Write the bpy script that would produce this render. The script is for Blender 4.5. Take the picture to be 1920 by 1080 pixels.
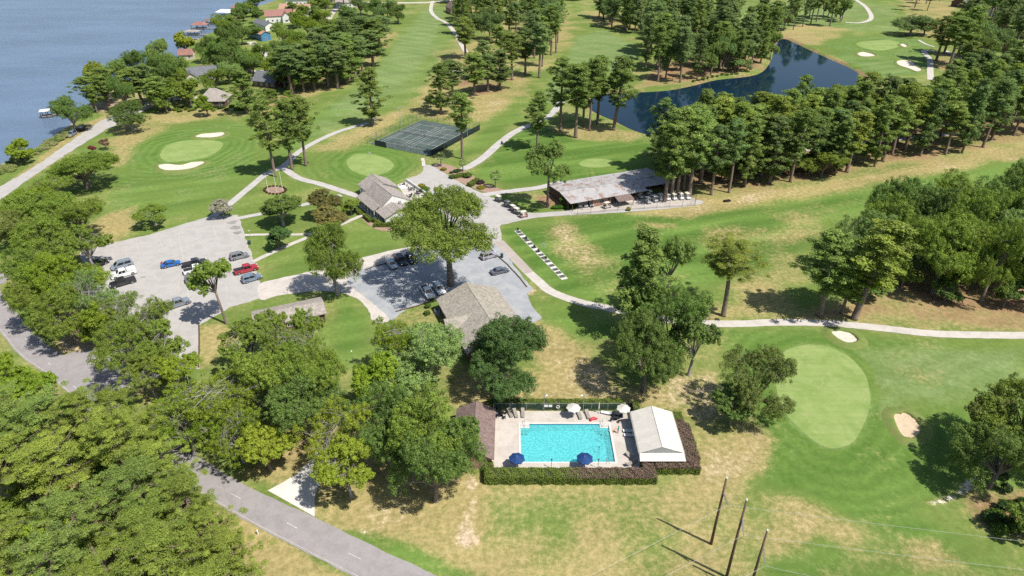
import bpy, bmesh, math, random
import numpy as np
from mathutils import Vector, Matrix
from mathutils.geometry import tessellate_polygon

for o in list(bpy.data.objects): bpy.data.objects.remove(o, do_unlink=True)
S = bpy.context.scene
COL = S.collection
R = math.radians

# ------------------------------------------------------------------ camera
CAM_H, PITCH, FPX = 85.0, R(31.0), 1280.0          # drone height, tilt below horizon, focal length in photo pixels
cam = bpy.data.cameras.new('camera'); cam.lens = 24.0; cam.sensor_width = 36.0
cam.clip_start = 1.0; cam.clip_end = 20000.0
cam_o = bpy.data.objects.new('camera', cam); COL.objects.link(cam_o)
cam_o.location = (0, 0, CAM_H); cam_o.rotation_euler = (R(90) - PITCH, 0, 0)
S.camera = cam_o
S.render.resolution_x, S.render.resolution_y = 1024, 576

# ------------------------------------------------------------------ sky + sun
SUN = Vector((0.84, -0.54, 0.0)).normalized() * math.cos(R(58)) + Vector((0, 0, math.sin(R(58))))
w = bpy.data.worlds.new('World'); S.world = w; w.use_nodes = True
wn = w.node_tree.nodes; wn.clear()
sky = wn.new('ShaderNodeTexSky'); sky.sky_type = 'NISHITA'; sky.sun_disc = False
sky.sun_elevation = R(58); sky.sun_rotation = math.atan2(SUN.x, SUN.y)
sky.air_density = 1.0; sky.dust_density = 1.0; sky.ozone_density = 1.0
bg = wn.new('ShaderNodeBackground'); bg.inputs['Strength'].default_value = 0.10
wo = wn.new('ShaderNodeOutputWorld')
w.node_tree.links.new(sky.outputs[0], bg.inputs[0]); w.node_tree.links.new(bg.outputs[0], wo.inputs[0])
sl = bpy.data.lights.new('sun', 'SUN'); sl.energy = 5.0; sl.angle = R(0.53); sl.color = (1.0, 0.955, 0.88)
so = bpy.data.objects.new('sun', sl); COL.objects.link(so); so.location = (60, -40, 120)
so.rotation_euler = SUN.to_track_quat('Z', 'Y').to_euler()
S.view_settings.view_transform = 'Standard'; S.view_settings.look = 'None'
S.view_settings.gamma = 1.0; S.view_settings.use_curve_mapping = False
S.view_settings.exposure = 0.35
S.render.engine = 'CYCLES'
S.cycles.max_bounces = 5; S.cycles.diffuse_bounces = 2; S.cycles.glossy_bounces = 2
S.cycles.use_adaptive_sampling = True; S.cycles.adaptive_threshold = 0.015; S.cycles.use_denoising = False
S.cycles.transparent_max_bounces = 12; S.cycles.transmission_bounces = 3; S.cycles.volume_bounces = 0

# ------------------------------------------------------------------ photo pixel -> place on the ground
CT, ST = math.cos(PITCH), math.sin(PITCH)
def at(px, py, z=0.0):
    x = (px - 960) / FPX; y = (py - 540) / FPX
    dz = -ST - y * CT; t = (z - CAM_H) / dz
    return Vector((x * t, (CT - y * ST) * t, z))
def depth(p): return p[1] * CT - (p[2] - CAM_H) * ST
def mpp(p): return depth(p) / FPX                    # metres per photo pixel at a place
def height_of(base, ty):                             # height of an upright thing whose top shows at row ty
    y = (ty - 540) / FPX
    return CAM_H + (-ST - y * CT) / (CT - y * ST) * base[1]

# ------------------------------------------------------------------ node helper
class NT:
    def __init__(s, name):
        s.m = bpy.data.materials.new(name); s.m.use_nodes = True
        s.t = s.m.node_tree; s.n = s.t.nodes; s.n.clear()
        s.out = s.n.new('ShaderNodeOutputMaterial')
        s.b = s.n.new('ShaderNodeBsdfPrincipled'); s.link(s.b.outputs[0], s.out.inputs[0])
        s.pos = s.n.new('ShaderNodeTexCoord').outputs['Object']
    def link(s, a, b): s.t.links.new(a, b)
    def set(s, sock, v):
        if hasattr(v, 'is_output'): s.link(v, sock)
        elif isinstance(v, (tuple, list)) and len(v) == 3 and sock.type == 'RGBA': sock.default_value = (*v, 1)
        else: sock.default_value = v
    def noise(s, scale, detail=4, rough=.55, vec=None, dist=0.0):
        n = s.n.new('ShaderNodeTexNoise'); n.inputs['Scale'].default_value = scale
        n.inputs['Detail'].default_value = detail; n.inputs['Roughness'].default_value = rough
        n.inputs['Distortion'].default_value = dist
        s.link(vec if vec is not None else s.pos, n.inputs['Vector']); return n.outputs['Fac']
    def voro(s, scale, feat='F1', out='Distance', vec=None):
        n = s.n.new('ShaderNodeTexVoronoi'); n.feature = feat; n.inputs['Scale'].default_value = scale
        s.link(vec if vec is not None else s.pos, n.inputs['Vector']); return n.outputs[out]
    def mapping(s, scale=(1, 1, 1), rot=(0, 0, 0), vec=None):
        n = s.n.new('ShaderNodeMapping'); n.inputs['Scale'].default_value = scale; n.inputs['Rotation'].default_value = rot
        s.link(vec if vec is not None else s.pos, n.inputs['Vector']); return n.outputs[0]
    def mix(s, a, b, f, mode='MIX'):
        n = s.n.new('ShaderNodeMix'); n.data_type = 'RGBA'; n.blend_type = mode
        s.set(n.inputs[0], f); s.set(n.inputs[6], a); s.set(n.inputs[7], b); return n.outputs[2]
    def math(s, op, a, b=0.0, c=0.0):
        n = s.n.new('ShaderNodeMath'); n.operation = op
        s.set(n.inputs[0], a); s.set(n.inputs[1], b)
        if op in ('MULTIPLY_ADD',): s.set(n.inputs[2], c)
        return n.outputs[0]
    def rng(s, v, a, b, c=0.0, d=1.0, smooth=True):
        n = s.n.new('ShaderNodeMapRange'); n.interpolation_type = 'SMOOTHSTEP' if smooth else 'LINEAR'
        s.set(n.inputs[0], v)
        for i, k in enumerate((a, b, c, d)): s.set(n.inputs[1 + i], k)
        return n.outputs[0]
    def attr(s, name, out='Fac'):
        n = s.n.new('ShaderNodeAttribute'); n.attribute_name = name; return n.outputs[out]
    def sep(s, c):
        n = s.n.new('ShaderNodeSeparateColor'); s.link(c, n.inputs[0]); return n.outputs
    def objcol(s): return s.n.new('ShaderNodeObjectInfo').outputs['Color']
    def objrand(s): return s.n.new('ShaderNodeObjectInfo').outputs['Random']
    def bump(s, h, strength=.3, dist=.05):
        n = s.n.new('ShaderNodeBump'); n.inputs['Strength'].default_value = strength; n.inputs['Distance'].default_value = dist
        s.link(h, n.inputs['Height']); s.link(n.outputs[0], s.b.inputs['Normal'])
    def scale(s, c, f): return s.mix(c, s.grey(f), 1.0, 'MULTIPLY')
    def grey(s, f):
        n = s.n.new('ShaderNodeCombineColor')
        for i in range(3): s.set(n.inputs[i], f)
        return n.outputs[0]
    def done(s, col, rough=.8, spec=.3, metal=0.0):
        s.set(s.b.inputs['Base Color'], col); s.set(s.b.inputs['Roughness'], rough)
        s.b.inputs['Specular IOR Level'].default_value = spec; s.b.inputs['Metallic'].default_value = metal
        return s.m

def plain(name, c, rough=.7, var=.18, scale=2.0, spec=.3, metal=0.0, c2=None):
    t = NT(name); n = t.noise(scale, 5, .6)
    if c2 is None: c2 = tuple(v * (1 - 2 * var) for v in c)
    f = t.rng(n, .3, .7); fine = t.noise(scale * 9, 3)
    col = t.scale(t.mix(c2, c, f), t.rng(fine, .2, .8, 1 - var, 1 + var, False))
    return t.done(col, rough, spec, metal)
M = {}
def paintmat(name, rough=.3, spec=.5, coat=0.0):     # colour taken from the object, slight dust
    t = NT(name); oc = t.objcol(); d = t.noise(1.3, 4)
    col = t.mix(oc, (.35, .32, .28), t.rng(d, .45, .9, 0, .16))
    m = t.done(col, rough, spec); t.b.inputs['Coat Weight'].default_value = coat; return m

# ------------------------------------------------------------------ mesh builder
class MB:
    def __init__(s): s.v = []; s.f = []
    def add(s, vs, fs):
        k = len(s.v); s.v += [tuple(v) for v in vs]; s.f += [tuple(i + k for i in f) for f in fs]; return s
    def box(s, x0, x1, y0, y1, z0, z1):
        return s.add([(x0,y0,z0),(x1,y0,z0),(x1,y1,z0),(x0,y1,z0),(x0,y0,z1),(x1,y0,z1),(x1,y1,z1),(x0,y1,z1)],
                     [(0,3,2,1),(4,5,6,7),(0,1,5,4),(1,2,6,5),(2,3,7,6),(3,0,4,7)])
    def hexa(s, lo, hi):                              # 4 lower points, 4 upper points
        return s.add(list(lo) + list(hi), [(0,3,2,1),(4,5,6,7),(0,1,5,4),(1,2,6,5),(2,3,7,6),(3,0,4,7)])
    def tube(s, pts, rad, n=7, cap=True):
        pts = [Vector(p) for p in pts]; k = len(s.v); m = len(pts)
        if not hasattr(rad, '__len__'): rad = [rad] * m
        for i, p in enumerate(pts):
            d = (pts[min(i + 1, m - 1)] - pts[max(i - 1, 0)]).normalized()
            a = d.cross(Vector((0, 0, 1)) if abs(d.z) < .9 else Vector((1, 0, 0))).normalized(); b = d.cross(a)
            for j in range(n):
                q = 2 * math.pi * j / n; s.v.append(tuple(p + (a * math.cos(q) + b * math.sin(q)) * rad[i]))
        for i in range(m - 1):
            for j in range(n):
                s.f.append((k + i*n + j, k + i*n + (j+1) % n, k + (i+1)*n + (j+1) % n, k + (i+1)*n + j))
        if cap:
            s.f.append(tuple(k + j for j in range(n))); s.f.append(tuple(k + (m-1)*n + n-1-j for j in range(n)))
        return s
    def prism(s, poly, z0, z1):                       # polygon in plan, extruded upwards
        n = len(poly); k = len(s.v)
        area = sum(poly[i][0]*poly[(i+1) % n][1] - poly[(i+1) % n][0]*poly[i][1] for i in range(n))
        if area < 0: poly = poly[::-1]
        s.v += [(p[0], p[1], z0) for p in poly] + [(p[0], p[1], z1) for p in poly]
        for i in range(n): j = (i + 1) % n; s.f.append((k+i, k+j, k+n+j, k+n+i))
        for t in tessellate_polygon([[Vector((p[0], p[1], 0)) for p in poly]]):
            a, b, c = t
            if (Vector(poly[b][:2]) - Vector(poly[a][:2])).cross(Vector(poly[c][:2]) - Vector(poly[a][:2])) < 0: b, c = c, b
            s.f.append((k+n+a, k+n+b, k+n+c)); s.f.append((k+a, k+c, k+b))
        return s
    def side(s, prof, y0, y1):                        # polygon in x-z, extruded along y
        n = len(prof); k = len(s.v)
        s.v += [(p[0], y0, p[1]) for p in prof] + [(p[0], y1, p[1]) for p in prof]
        for i in range(n): j = (i + 1) % n; s.f.append((k+i, k+j, k+n+j, k+n+i))
        s.f.append(tuple(k + i for i in range(n))[::-1]); s.f.append(tuple(k + n + i for i in range(n)))
        return s
    def cyl(s, c, r, h, n=12, axis='z', r2=None):
        c = Vector(c); d = {'x': Vector((1,0,0)), 'y': Vector((0,1,0)), 'z': Vector((0,0,1))}[axis]
        return s.tube([c, c + d * h], [r, r if r2 is None else r2], n)
    def mesh(s, name, mat, bevel=0.0, smooth=False):
        me = bpy.data.meshes.new(name); me.from_pydata(s.v, [], s.f)
        bm = bmesh.new(); bm.from_mesh(me)
        if bevel: bmesh.ops.bevel(bm, geom=[e for e in bm.edges if e.calc_face_angle(0) > .5], offset=bevel, segments=2, affect='EDGES', clamp_overlap=True)
        bmesh.ops.recalc_face_normals(bm, faces=bm.faces); bm.to_mesh(me); bm.free()
        if smooth:
            for p in me.polygons: p.use_smooth = True
        me.materials.append(mat); return me

def link(name, me, parent=None, loc=None, rz=0.0, color=None):
    o = bpy.data.objects.new(name, me); COL.objects.link(o); o.parent = parent
    if loc is not None: o.location = loc
    if rz: o.rotation_euler.z = rz
    if color is not None: o.color = (*color, 1)
    return o
def tag(o, label, cat=None, group=None, kind=None):
    if label: o['label'] = label
    if cat: o['category'] = cat
    if group: o['group'] = group
    if kind: o['kind'] = kind
    return o
def empty(name, loc, rz=0.0, label=None, cat=None, group=None):
    o = bpy.data.objects.new(name, None); COL.objects.link(o); o.location = loc; o.rotation_euler.z = rz
    o.empty_display_size = .5
    return tag(o, label, cat, group)
# a prototype is (name, mesh, location, children, own colour or None); spawn() links it as an individual
def spawn(name, proto, loc, rz=0.0, scale=1.0, color=(1, 1, 1), label=None, cat=None, group=None, tilt=None):
    r = empty(name, loc, rz, label, cat, group)
    if hasattr(scale, '__len__'): r.scale = scale
    else: r.scale = (scale,) * 3
    if tilt: r.rotation_mode = 'ZYX'; r.rotation_euler.x, r.rotation_euler.y = tilt
    def rec(parts, par):
        for (n, me, l, kids, oc) in parts:
            o = link(n, me, par, l, 0, color if oc is None else oc); rec(kids, o)
    rec(proto, r); return r

def smooth_poly(pts, k=6, closed=True):               # Catmull-Rom through points
    pts = [Vector(p[:2]) for p in pts]; n = len(pts); out = []
    for i in range(n if closed else n - 1):
        if closed: a, b, c, d = pts[i-1], pts[i], pts[(i+1) % n], pts[(i+2) % n]
        else: a, b, c, d = pts[max(i-1, 0)], pts[i], pts[i+1], pts[min(i+2, n-1)]
        for j in range(k):
            t = j / k
            out.append(.5*((2*b) + (c-a)*t + (2*a-5*b+4*c-d)*t*t + (3*b-a-3*c+d)*t**3))
    if not closed: out.append(pts[-1])
    return out
def W(pts): return [at(*p).to_2d() for p in pts]
def sheet(name, poly, z, mat, label=None, thick=0.0):
    me = bpy.data.meshes.new(name); n = len(poly)
    vs = [(p[0], p[1], z) for p in poly]; fs = []
    for a, b, c in tessellate_polygon([[Vector((p[0], p[1], 0)) for p in poly]]):
        if (Vector(poly[b][:2]) - Vector(poly[a][:2])).cross(Vector(poly[c][:2]) - Vector(poly[a][:2])) < 0: b, c = c, b
        fs.append((a, b, c))
    if thick:
        vs += [(p[0], p[1], z - thick) for p in poly]
        fs += [(i, i + n, (i + 1) % n + n, (i + 1) % n) for i in range(n)]
    me.from_pydata(vs, [], fs); me.materials.append(mat)
    bm = bmesh.new(); bm.from_mesh(me); bmesh.ops.recalc_face_normals(bm, faces=bm.faces)
    if sum(f.normal.z * f.calc_area() for f in bm.faces) < 0: bmesh.ops.reverse_faces(bm, faces=bm.faces)
    bm.to_mesh(me); bm.free()
    o = link(name, me); o['kind'] = 'structure'
    if label: o['label'] = label
    return o
def rough(poly, amp=.16, step=.9, seed=3):            # worn, uneven edge
    rg = random.Random(seed); out = []; n = len(poly); ph = [rg.uniform(0, 6) for _ in range(3)]; s_ = 0.0
    for i in range(n):
        a, b = Vector(poly[i][:2]), Vector(poly[(i + 1) % n][:2]); L_ = (b - a).length; k = max(1, int(L_ / step)); d = (b - a) / max(L_, 1e-6); nr = Vector((-d.y, d.x))
        for j in range(k):
            s_ += L_ / k; w_ = amp * (math.sin(s_ * .9 + ph[0]) * .5 + math.sin(s_ * 2.3 + ph[1]) * .4 + rg.uniform(-.6, .6)); out.append(a + d * (L_ * j / k) + nr * w_)
    return out
def ribbon_poly(pts, width, wobble=0.0, seed=1):
    rg = random.Random(seed); p = smooth_poly(pts, 8, False); l, r = [], []
    for i, q in enumerate(p):
        d = (p[min(i+1, len(p)-1)] - p[max(i-1, 0)]).normalized(); nrm = Vector((-d.y, d.x))
        l.append(q + nrm * (width/2 + rg.uniform(-wobble, wobble))); r.append(q - nrm * (width/2 + rg.uniform(-wobble, wobble)))
    return l, r
def ribbon(name, pxpts, width, z, mat, label=None, wobble=.06):
    l, r = ribbon_poly(W(pxpts), width, wobble, len(pxpts)); n = len(l)
    me = bpy.data.meshes.new(name)
    me.from_pydata([(p.x, p.y, z) for p in l] + [(p.x, p.y, z) for p in r], [], [(i, i+n, i+n+1, i+1) for i in range(n-1)])
    me.materials.append(mat); o = link(name, me); o['kind'] = 'structure'
    if label: o['label'] = label
    return o
# ================================================================== MATERIALS OF THE GROUND
def ground_mat():
    t = NT('turf'); A = t.sep(t.attr('wa', 'Color')); B = t.sep(t.attr('wb', 'Color'))
    dry, lush, dirt = A[0], A[1], A[2]; straw, fair, sand = B[0], B[1], B[2]
    Cc = t.sep(t.attr('wc', 'Color')); mid, stk, stk2 = Cc[0], Cc[1], Cc[2]
    fine = t.noise(.9, 4, .75); micro = t.noise(7, 2, .7)
    jit = t.math('ADD', t.math('MULTIPLY_ADD', mid, .6, -.3), t.math('ADD', t.math('MULTIPLY_ADD', fine, .95, -.475), t.math('MULTIPLY_ADD', micro, .6, -.3)))
    def wgt(ch, lo=.22, hi=.86, k=1.0): return t.rng(t.math('ADD', ch, t.math('MULTIPLY', jit, k)), lo, hi)
    base = t.mix((.125, .180, .040), (.165, .208, .056), t.rng(mid, .25, .75))
    lushc = t.mix((.080, .152, .027), (.122, .196, .042), t.rng(stk, .2, .8))
    fairc = t.mix((.135, .195, .060), (.172, .232, .085), t.rng(stk2, .2, .8))
    dryc = t.mix((.258, .222, .086), (.335, .270, .122), t.rng(fine, .3, .7))
    dirtc = t.mix((.385, .285, .180), (.52, .42, .30), t.rng(fine, .32, .7))
    strawc = t.mix((.175, .098, .055), (.30, .19, .11), t.rng(fine, .3, .7))
    sandc = t.mix((.50, .44, .36), (.68, .62, .53), t.rng(fine, .3, .7))
    c = t.mix(base, lushc, wgt(lush, .25, .8, .8)); c = t.mix(c, fairc, wgt(fair, .25, .8, .6))
    c = t.mix(c, dryc, wgt(dry)); c = t.mix(c, dirtc, wgt(dirt, .34, .86)); c = t.mix(c, strawc, wgt(straw, .28, .84, .9)); c = t.mix(c, sandc, wgt(sand, .45, .72, .9))
    g = t.math('MULTIPLY', t.rng(fine, .25, .75, .76, 1.24, False), t.rng(micro, .25, .75, .78, 1.22, False))
    g = t.math('MULTIPLY', g, t.rng(stk, .2, .8, .92, 1.08, False))
    return t.done(t.scale(c, g), .95, .1)
M['turf'] = ground_mat()

def paved(name, a, b, scale=.35, crack=0.0, streak=True, stain=(.12, .115, .11), stain_amt=.35):
    t = NT(name); n = t.noise(scale, 4, .68, dist=.5); f = t.noise(5, 2, .7)
    c = t.mix(a, b, t.rng(n, .32, .68)); c = t.mix(c, stain, t.rng(n, .56, .74, 0, stain_amt))
    if crack:
        d = t.voro(.22, 'DISTANCE_TO_EDGE', 'Distance', vec=t.mapping((1, 1, 1)))
        c = t.mix(c, (.16, .15, .14), t.rng(t.math('ADD', d, t.math('MULTIPLY_ADD', f, .05, -.025)), 0, .014, crack, 0))
    g = t.rng(f, .2, .8, .88, 1.12, False)
    return t.done(t.scale(c, g), .9, .15)
M['asphalt'] = paved('road_asphalt', (.255, .235, .232), (.305, .285, .28), stain_amt=.25, crack=.25)
M['lot'] = paved('lot_asphalt', (.345, .325, .305), (.405, .385, .36), stain=(.27, .25, .235), crack=.10)
M['gravel'] = paved('gravel', (.27, .285, .30), (.34, .345, .352), stain=(.40, .37, .33), stain_amt=.5)
M['concrete'] = paved('concrete', (.42, .385, .345), (.51, .47, .425), stain=(.33, .29, .25))
M['lane'] = paved('worn_concrete', (.43, .385, .34), (.52, .475, .43), stain=(.34, .30, .27), crack=.25)
M['cartpath'] = paved('cart_path', (.37, .35, .335), (.45, .425, .40), stain=(.3, .27, .24))
M['drive'] = paved('white_concrete', (.53, .50, .46), (.61, .58, .54), stain=(.42, .39, .35))
M['deck'] = paved('deck_concrete', (.42, .375, .33), (.51, .465, .415), stain=(.30, .26, .22))
M['strip'] = paved('brown_strip', (.33, .285, .25), (.40, .35, .31))
M['white_line'] = plain('worn_white_paint', (.62, .60, .57), .8, .2, 3)
M['faded_line'] = plain('faded_paint', (.58, .52, .43), .85, .2, 3)
M['sand'] = plain('bunker_sand', (.62, .55, .46), .95, .09, 1.2); M['tan_sand'] = plain('tan_bunker_sand', (.58, .44, .30), .95, .1, 1.2); M['lip'] = plain('bunker_lip_turf', (.115, .175, .038), .95, .22, .8, c2=(.17, .19, .055))
M['mulch'] = plain('mulch', (.26, .16, .11), .95, .3, 2.5, c2=(.34, .25, .19))
def green_mat():
    t = NT('putting_turf'); a = t.noise(.22, 5, .6, dist=.7); f = t.noise(2.2, 5, .7); st = t.noise(1, 4, .6, vec=t.mapping((.05, 1.1, 1), (0, 0, R(-32))))
    c = t.mix((.175, .255, .070), (.240, .305, .102), t.rng(a, .3, .7)); c = t.mix(c, (.31, .33, .15), t.rng(t.noise(.45, 5, .75, dist=1.0), .50, .75, 0, .7))
    return t.done(t.scale(c, t.math('MULTIPLY', t.rng(f, .2, .8, .9, 1.1, False), t.rng(st, .3, .7, .94, 1.06, False))), .95, .1)
M['green'] = green_mat()
def water_mat(name, c, rough, scale, bump, spec=.5, stretch=(1, 1, 1)):
    t = NT(name); v = t.mapping(stretch, (0, 0, R(30))); a = t.noise(scale, 5, .6, vec=v); b = t.noise(scale * .12, 3, .5, vec=v)
    t.bump(t.math('ADD', a, t.math('MULTIPLY', b, 1.6)), bump, .35)
    n = t.noise(.012, 4, .6, vec=t.mapping((1, 3, 1), (0, 0, R(38))))
    m = t.done(t.mix(tuple(x * .85 for x in c), tuple(x * 1.12 for x in c), t.rng(n, .3, .7)), rough, spec); t.b.inputs['IOR'].default_value = 1.33; return m
M['lake'] = water_mat('lake_water', (.110, .162, .24), .25, .55, .55, stretch=(1, 2.4, 1))
M['pond'] = water_mat('pond_water', (.006, .020, .036), .03, .5, .03, .3)

# ================================================================== TERRAIN
LAKE = W([(-700, 330), (-120, 345), (0, 305), (40, 287), (75, 268), (105, 247), (128, 232), (150, 214), (163, 196), (175, 180), (205, 165), (260, 143), (330, 108), (352, 82), (372, 70), (402, 56), (425, 40), (452, 24), (490, 8), (530, -6), (600, -30), (640, -80), (300, -140), (-900, -140), (-1500, 100)])
POND = smooth_poly(W([(1102, 188), (1128, 174), (1180, 171), (1250, 167), (1300, 158), (1345, 147), (1420, 137), (1446, 112), (1452, 88), (1466, 70), (1490, 78), (1515, 90), (1560, 110), (1600, 128), (1619, 146), (1600, 158), (1500, 176), (1400, 205), (1320, 232), (1240, 250), (1195, 243), (1150, 222), (1112, 205)]), 4)
def axis(lo, hi, mid0, mid1, s0, grow, smax, ends):
    a = [mid0]
    while a[-1] < mid1: a.append(a[-1] + s0)
    s = s0; b = [a[-1]]
    while b[-1] < hi: s = min(s * grow, smax); b.append(b[-1] + s)
    s = s0; c = [mid0]
    while c[-1] > lo: s = min(s * grow, smax); c.append(c[-1] - s)
    return np.array([-e for e in ends[0]] + c[:0:-1] + a + b[1:] + list(ends[1]))
gx = axis(-520, 520, -105, 105, 1.0, 1.007, 3.2, ((6000, 2500, 1200, 800, 640, 570), (570, 640, 800, 1200, 2500, 6000)))
gy = axis(40, 600, 45, 130, .95, 1.004, 3.2, ((3000, 900, 200, -10), (640, 720, 900, 1400, 2600, 6000)))
GX, GY = np.meshgrid(gx, gy); NX, NY = len(gx), len(gy)
P2 = np.stack([GX.ravel(), GY.ravel()], 1)
def sdf(poly, pts):                                   # negative inside
    d = np.full(len(pts), 1e9); ins = np.zeros(len(pts), bool); n = len(poly)
    for i in range(n):
        a = np.array(poly[i][:2]); b = np.array(poly[(i + 1) % n][:2]); e = b - a; w_ = pts - a
        h = np.clip((w_ @ e) / max(e @ e, 1e-9), 0, 1); q = w_ - h[:, None] * e
        d = np.minimum(d, (q * q).sum(1))
        c1 = (a[1] <= pts[:, 1]) != (b[1] <= pts[:, 1])
        if abs(e[1]) > 1e-9: ins ^= c1 & (pts[:, 0] < a[0] + (pts[:, 1] - a[1]) / e[1] * e[0])
    d = np.sqrt(d); d[ins] *= -1; return d
CH = {k: np.zeros(len(P2)) for k in ('dry', 'lush', 'dirt', 'straw', 'fair', 'sand')}
CH['dry'] += .26
def paint(ch, wgt, px, feather=3.0, mode='max'):
    poly = W(px); a = np.array([(p[0], p[1]) for p in poly]); lo = a.min(0) - feather - 2; hi = a.max(0) + feather + 2
    k = np.where((P2 > lo).all(1) & (P2 < hi).all(1))[0]
    if not len(k): return
    f = np.clip(.5 - sdf(poly, P2[k]) / (2 * feather), 0, 1); f = f * f * (3 - 2 * f)
    c = CH[ch]
    if mode == 'max': c[k] = np.maximum(c[k], wgt * f)
    else: c[k] = c[k] * (1 - f) + wgt * f
def ring(px, py, rx, ry, n=20): return [(px + rx * math.cos(2*math.pi*i/n), py + ry * math.sin(2*math.pi*i/n)) for i in range(n)]
def area(px, dry=None, lush=None, fair=None, dirt=None, straw=None, sand=None, f=3.0):
    for k, v in (('dry', dry), ('lush', lush), ('fair', fair), ('dirt', dirt), ('straw', straw), ('sand', sand)):
        if v is not None: paint(k, v * (.86 if k == 'dry' else 1), px, f, 'set')
# --- fairways, tees and rough, as the grass grows
area([(470, 330), (520, 290), (590, 215), (680, 140), (745, 60), (790, 12), (840, 10), (850, 45), (880, 90), (865, 130), (800, 180), (700, 220), (600, 262), (540, 300)], dry=.12, lush=.35, fair=.5, f=8)
area([(470, 330), (520, 290), (580, 225), (640, 185), (650, 205), (600, 245), (540, 290)], lush=.9, dry=0, f=6)
area([(640, 200), (740, 100), (800, 20), (828, 20), (800, 90), (740, 170), (690, 205)], fair=.95, dry=.05, f=6)
area([(860, 60), (900, 130), (820, 150), (810, 100)], dry=.6, f=6)
area([(200, 330), (250, 280), (330, 235), (430, 222), (490, 240), (500, 320), (430, 375), (330, 410), (230, 430), (190, 400)], dry=.12, lush=.6, fair=.3, f=5)
area(ring(358, 288, 105, 42), dry=.05, lush=.85, f=4)
area([(540, 320), (600, 285), (680, 270), (770, 285), (800, 310), (760, 340), (690, 365), (640, 355), (570, 335)], dry=.2, lush=.55, f=4)
area(ring(692, 308, 75, 36), dry=.02, lush=.9, f=3)
area([(880, 330), (960, 250), (1020, 215), (1040, 250), (1100, 258), (1190, 262), (1230, 262), (1225, 320), (1100, 340), (960, 350)], dry=.08, lush=.75, f=4)
area([(850, 310), (900, 285), (950, 240), (990, 215), (960, 210), (900, 245), (870, 280)], dry=.1, lush=.6, fair=.3, f=3)
area([(1000, 200), (1040, 140), (1080, 70), (1130, 55), (1190, 85), (1195, 120), (1130, 140), (1060, 190)], dry=.1, fair=.95, f=7)
area([(1440, 60), (1380, 45), (1380, 10), (1490, 0), (1600, 0), (1680, 10), (1700, 60), (1600, 60), (1500, 50)], dry=.2, fair=.6, f=6)
area([(1540, 85), (1580, 70), (1650, 65), (1740, 75), (1750, 100), (1735, 140), (1630, 145), (1580, 115)], dry=.03, lush=.7, fair=.5, f=4)
area([(945, 432), (1000, 418), (1100, 402), (1250, 400), (1400, 380), (1560, 362), (1700, 330), (1940, 285), (1940, 330), (1700, 380), (1560, 420), (1480, 500), (1340, 540), (1180, 560), (1060, 548), (1000, 505)], dry=.22, lush=.8, f=6)
area([(945, 432), (990, 425), (1070, 525), (1150, 572), (1060, 550), (1010, 515)], dry=0, lush=1, f=3)
area([(1120, 410), (1230, 405), (1300, 430), (1200, 490), (1150, 470)], dry=.0, lush=1, f=5)
area([(1330, 612), (1500, 612), (1700, 632), (1940, 640), (1940, 960), (1700, 960), (1500, 900), (1410, 830), (1380, 740), (1360, 660)], dry=.15, lush=.75, fair=.2, f=5)
area([(1600, 660), (1920, 650), (1920, 730), (1750, 760), (1650, 770)], dry=.2, fair=.8, lush=.3, f=5)
area([(1395, 800), (1440, 760), (1500, 850), (1580, 870), (1640, 850), (1640, 960), (1500, 930), (1430, 880)], lush=1, dry=0, f=3)
area([(1000, 560), (1060, 570), (1150, 590), (1180, 640), (1080, 640), (1020, 600)], dry=.3, lush=.75, f=4)
area([(450, 400), (640, 360), (760, 420), (740, 470), (560, 515), (490, 500), (455, 440)], dry=.25, lush=.4, f=3)
area([(490, 515), (560, 480), (680, 440), (750, 450), (740, 475), (620, 505), (510, 530)], dry=.2, lush=.55, f=3)
area([(390, 620), (440, 580), (560, 560), (690, 590), (700, 640), (640, 720), (520, 700), (420, 680)], dry=.32, lush=.35, f=3)
area([(640, 560), (690, 590), (690, 650), (650, 690), (620, 640)], dry=.1, lush=.7, f=3)
area([(1290, 980), (1420, 900), (1500, 900), (1640, 990), (1940, 1040), (1940, 1100), (1290, 1100)], dry=.28, lush=.6, f=5)
area([(1395, 830), (1500, 905), (1620, 930), (1800, 1010), (1700, 1010), (1560, 950), (1440, 900)], dry=.02, lush=1, f=4)
area([(1440, 1010), (1560, 1000), (1640, 1050), (1700, 1090), (1440, 1090)], dry=.2, lush=.7, f=3)
area([(1580, 1010), (1700, 1030), (1940, 1075), (1940, 1100), (1560, 1100)], dry=.42, lush=.6, f=3)
# --- dry rough
area([(590, 965), (720, 930), (880, 890), (1240, 910), (1380, 890), (1420, 960), (1420, 1100), (800, 1100)], dry=.78, lush=.2, f=3)
area([(880, 930), (1050, 930), (1060, 1000), (930, 1010)], dry=.56, lush=.55, f=5)
area([(630, 1000), (700, 990), (820, 1045), (900, 1085), (870, 1100), (760, 1062)], dry=.12, lush=1, f=1.6)
area([(-40, 700), (100, 720), (280, 870), (480, 1000), (660, 1090), (-40, 1120)], dry=1.05, f=2)
area([(410, 960), (520, 1015), (640, 1090), (430, 1090)], dry=1.2, lush=0, f=2)
area([(450, 890), (540, 820), (640, 800), (720, 850), (700, 960), (640, 985), (590, 965), (560, 930)], dry=1.15, straw=.42, lush=0, f=3)
area([(590, 960), (640, 900), (740, 860), (880, 890), (900, 960), (880, 1010), (760, 1000), (690, 985)], dry=1.15, dirt=.35, lush=0, f=3)
area([(1000, 600), (1050, 620), (1110, 680), (1180, 720), (1290, 730), (1290, 765), (900, 765), (850, 755), (870, 710), (1010, 690)], dry=1.15, dirt=.3, lush=0, f=3)
area([(1285, 770), (1400, 750), (1450, 830), (1440, 890), (1310, 905), (1310, 830)], dry=.85, dirt=.25, f=3)
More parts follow.
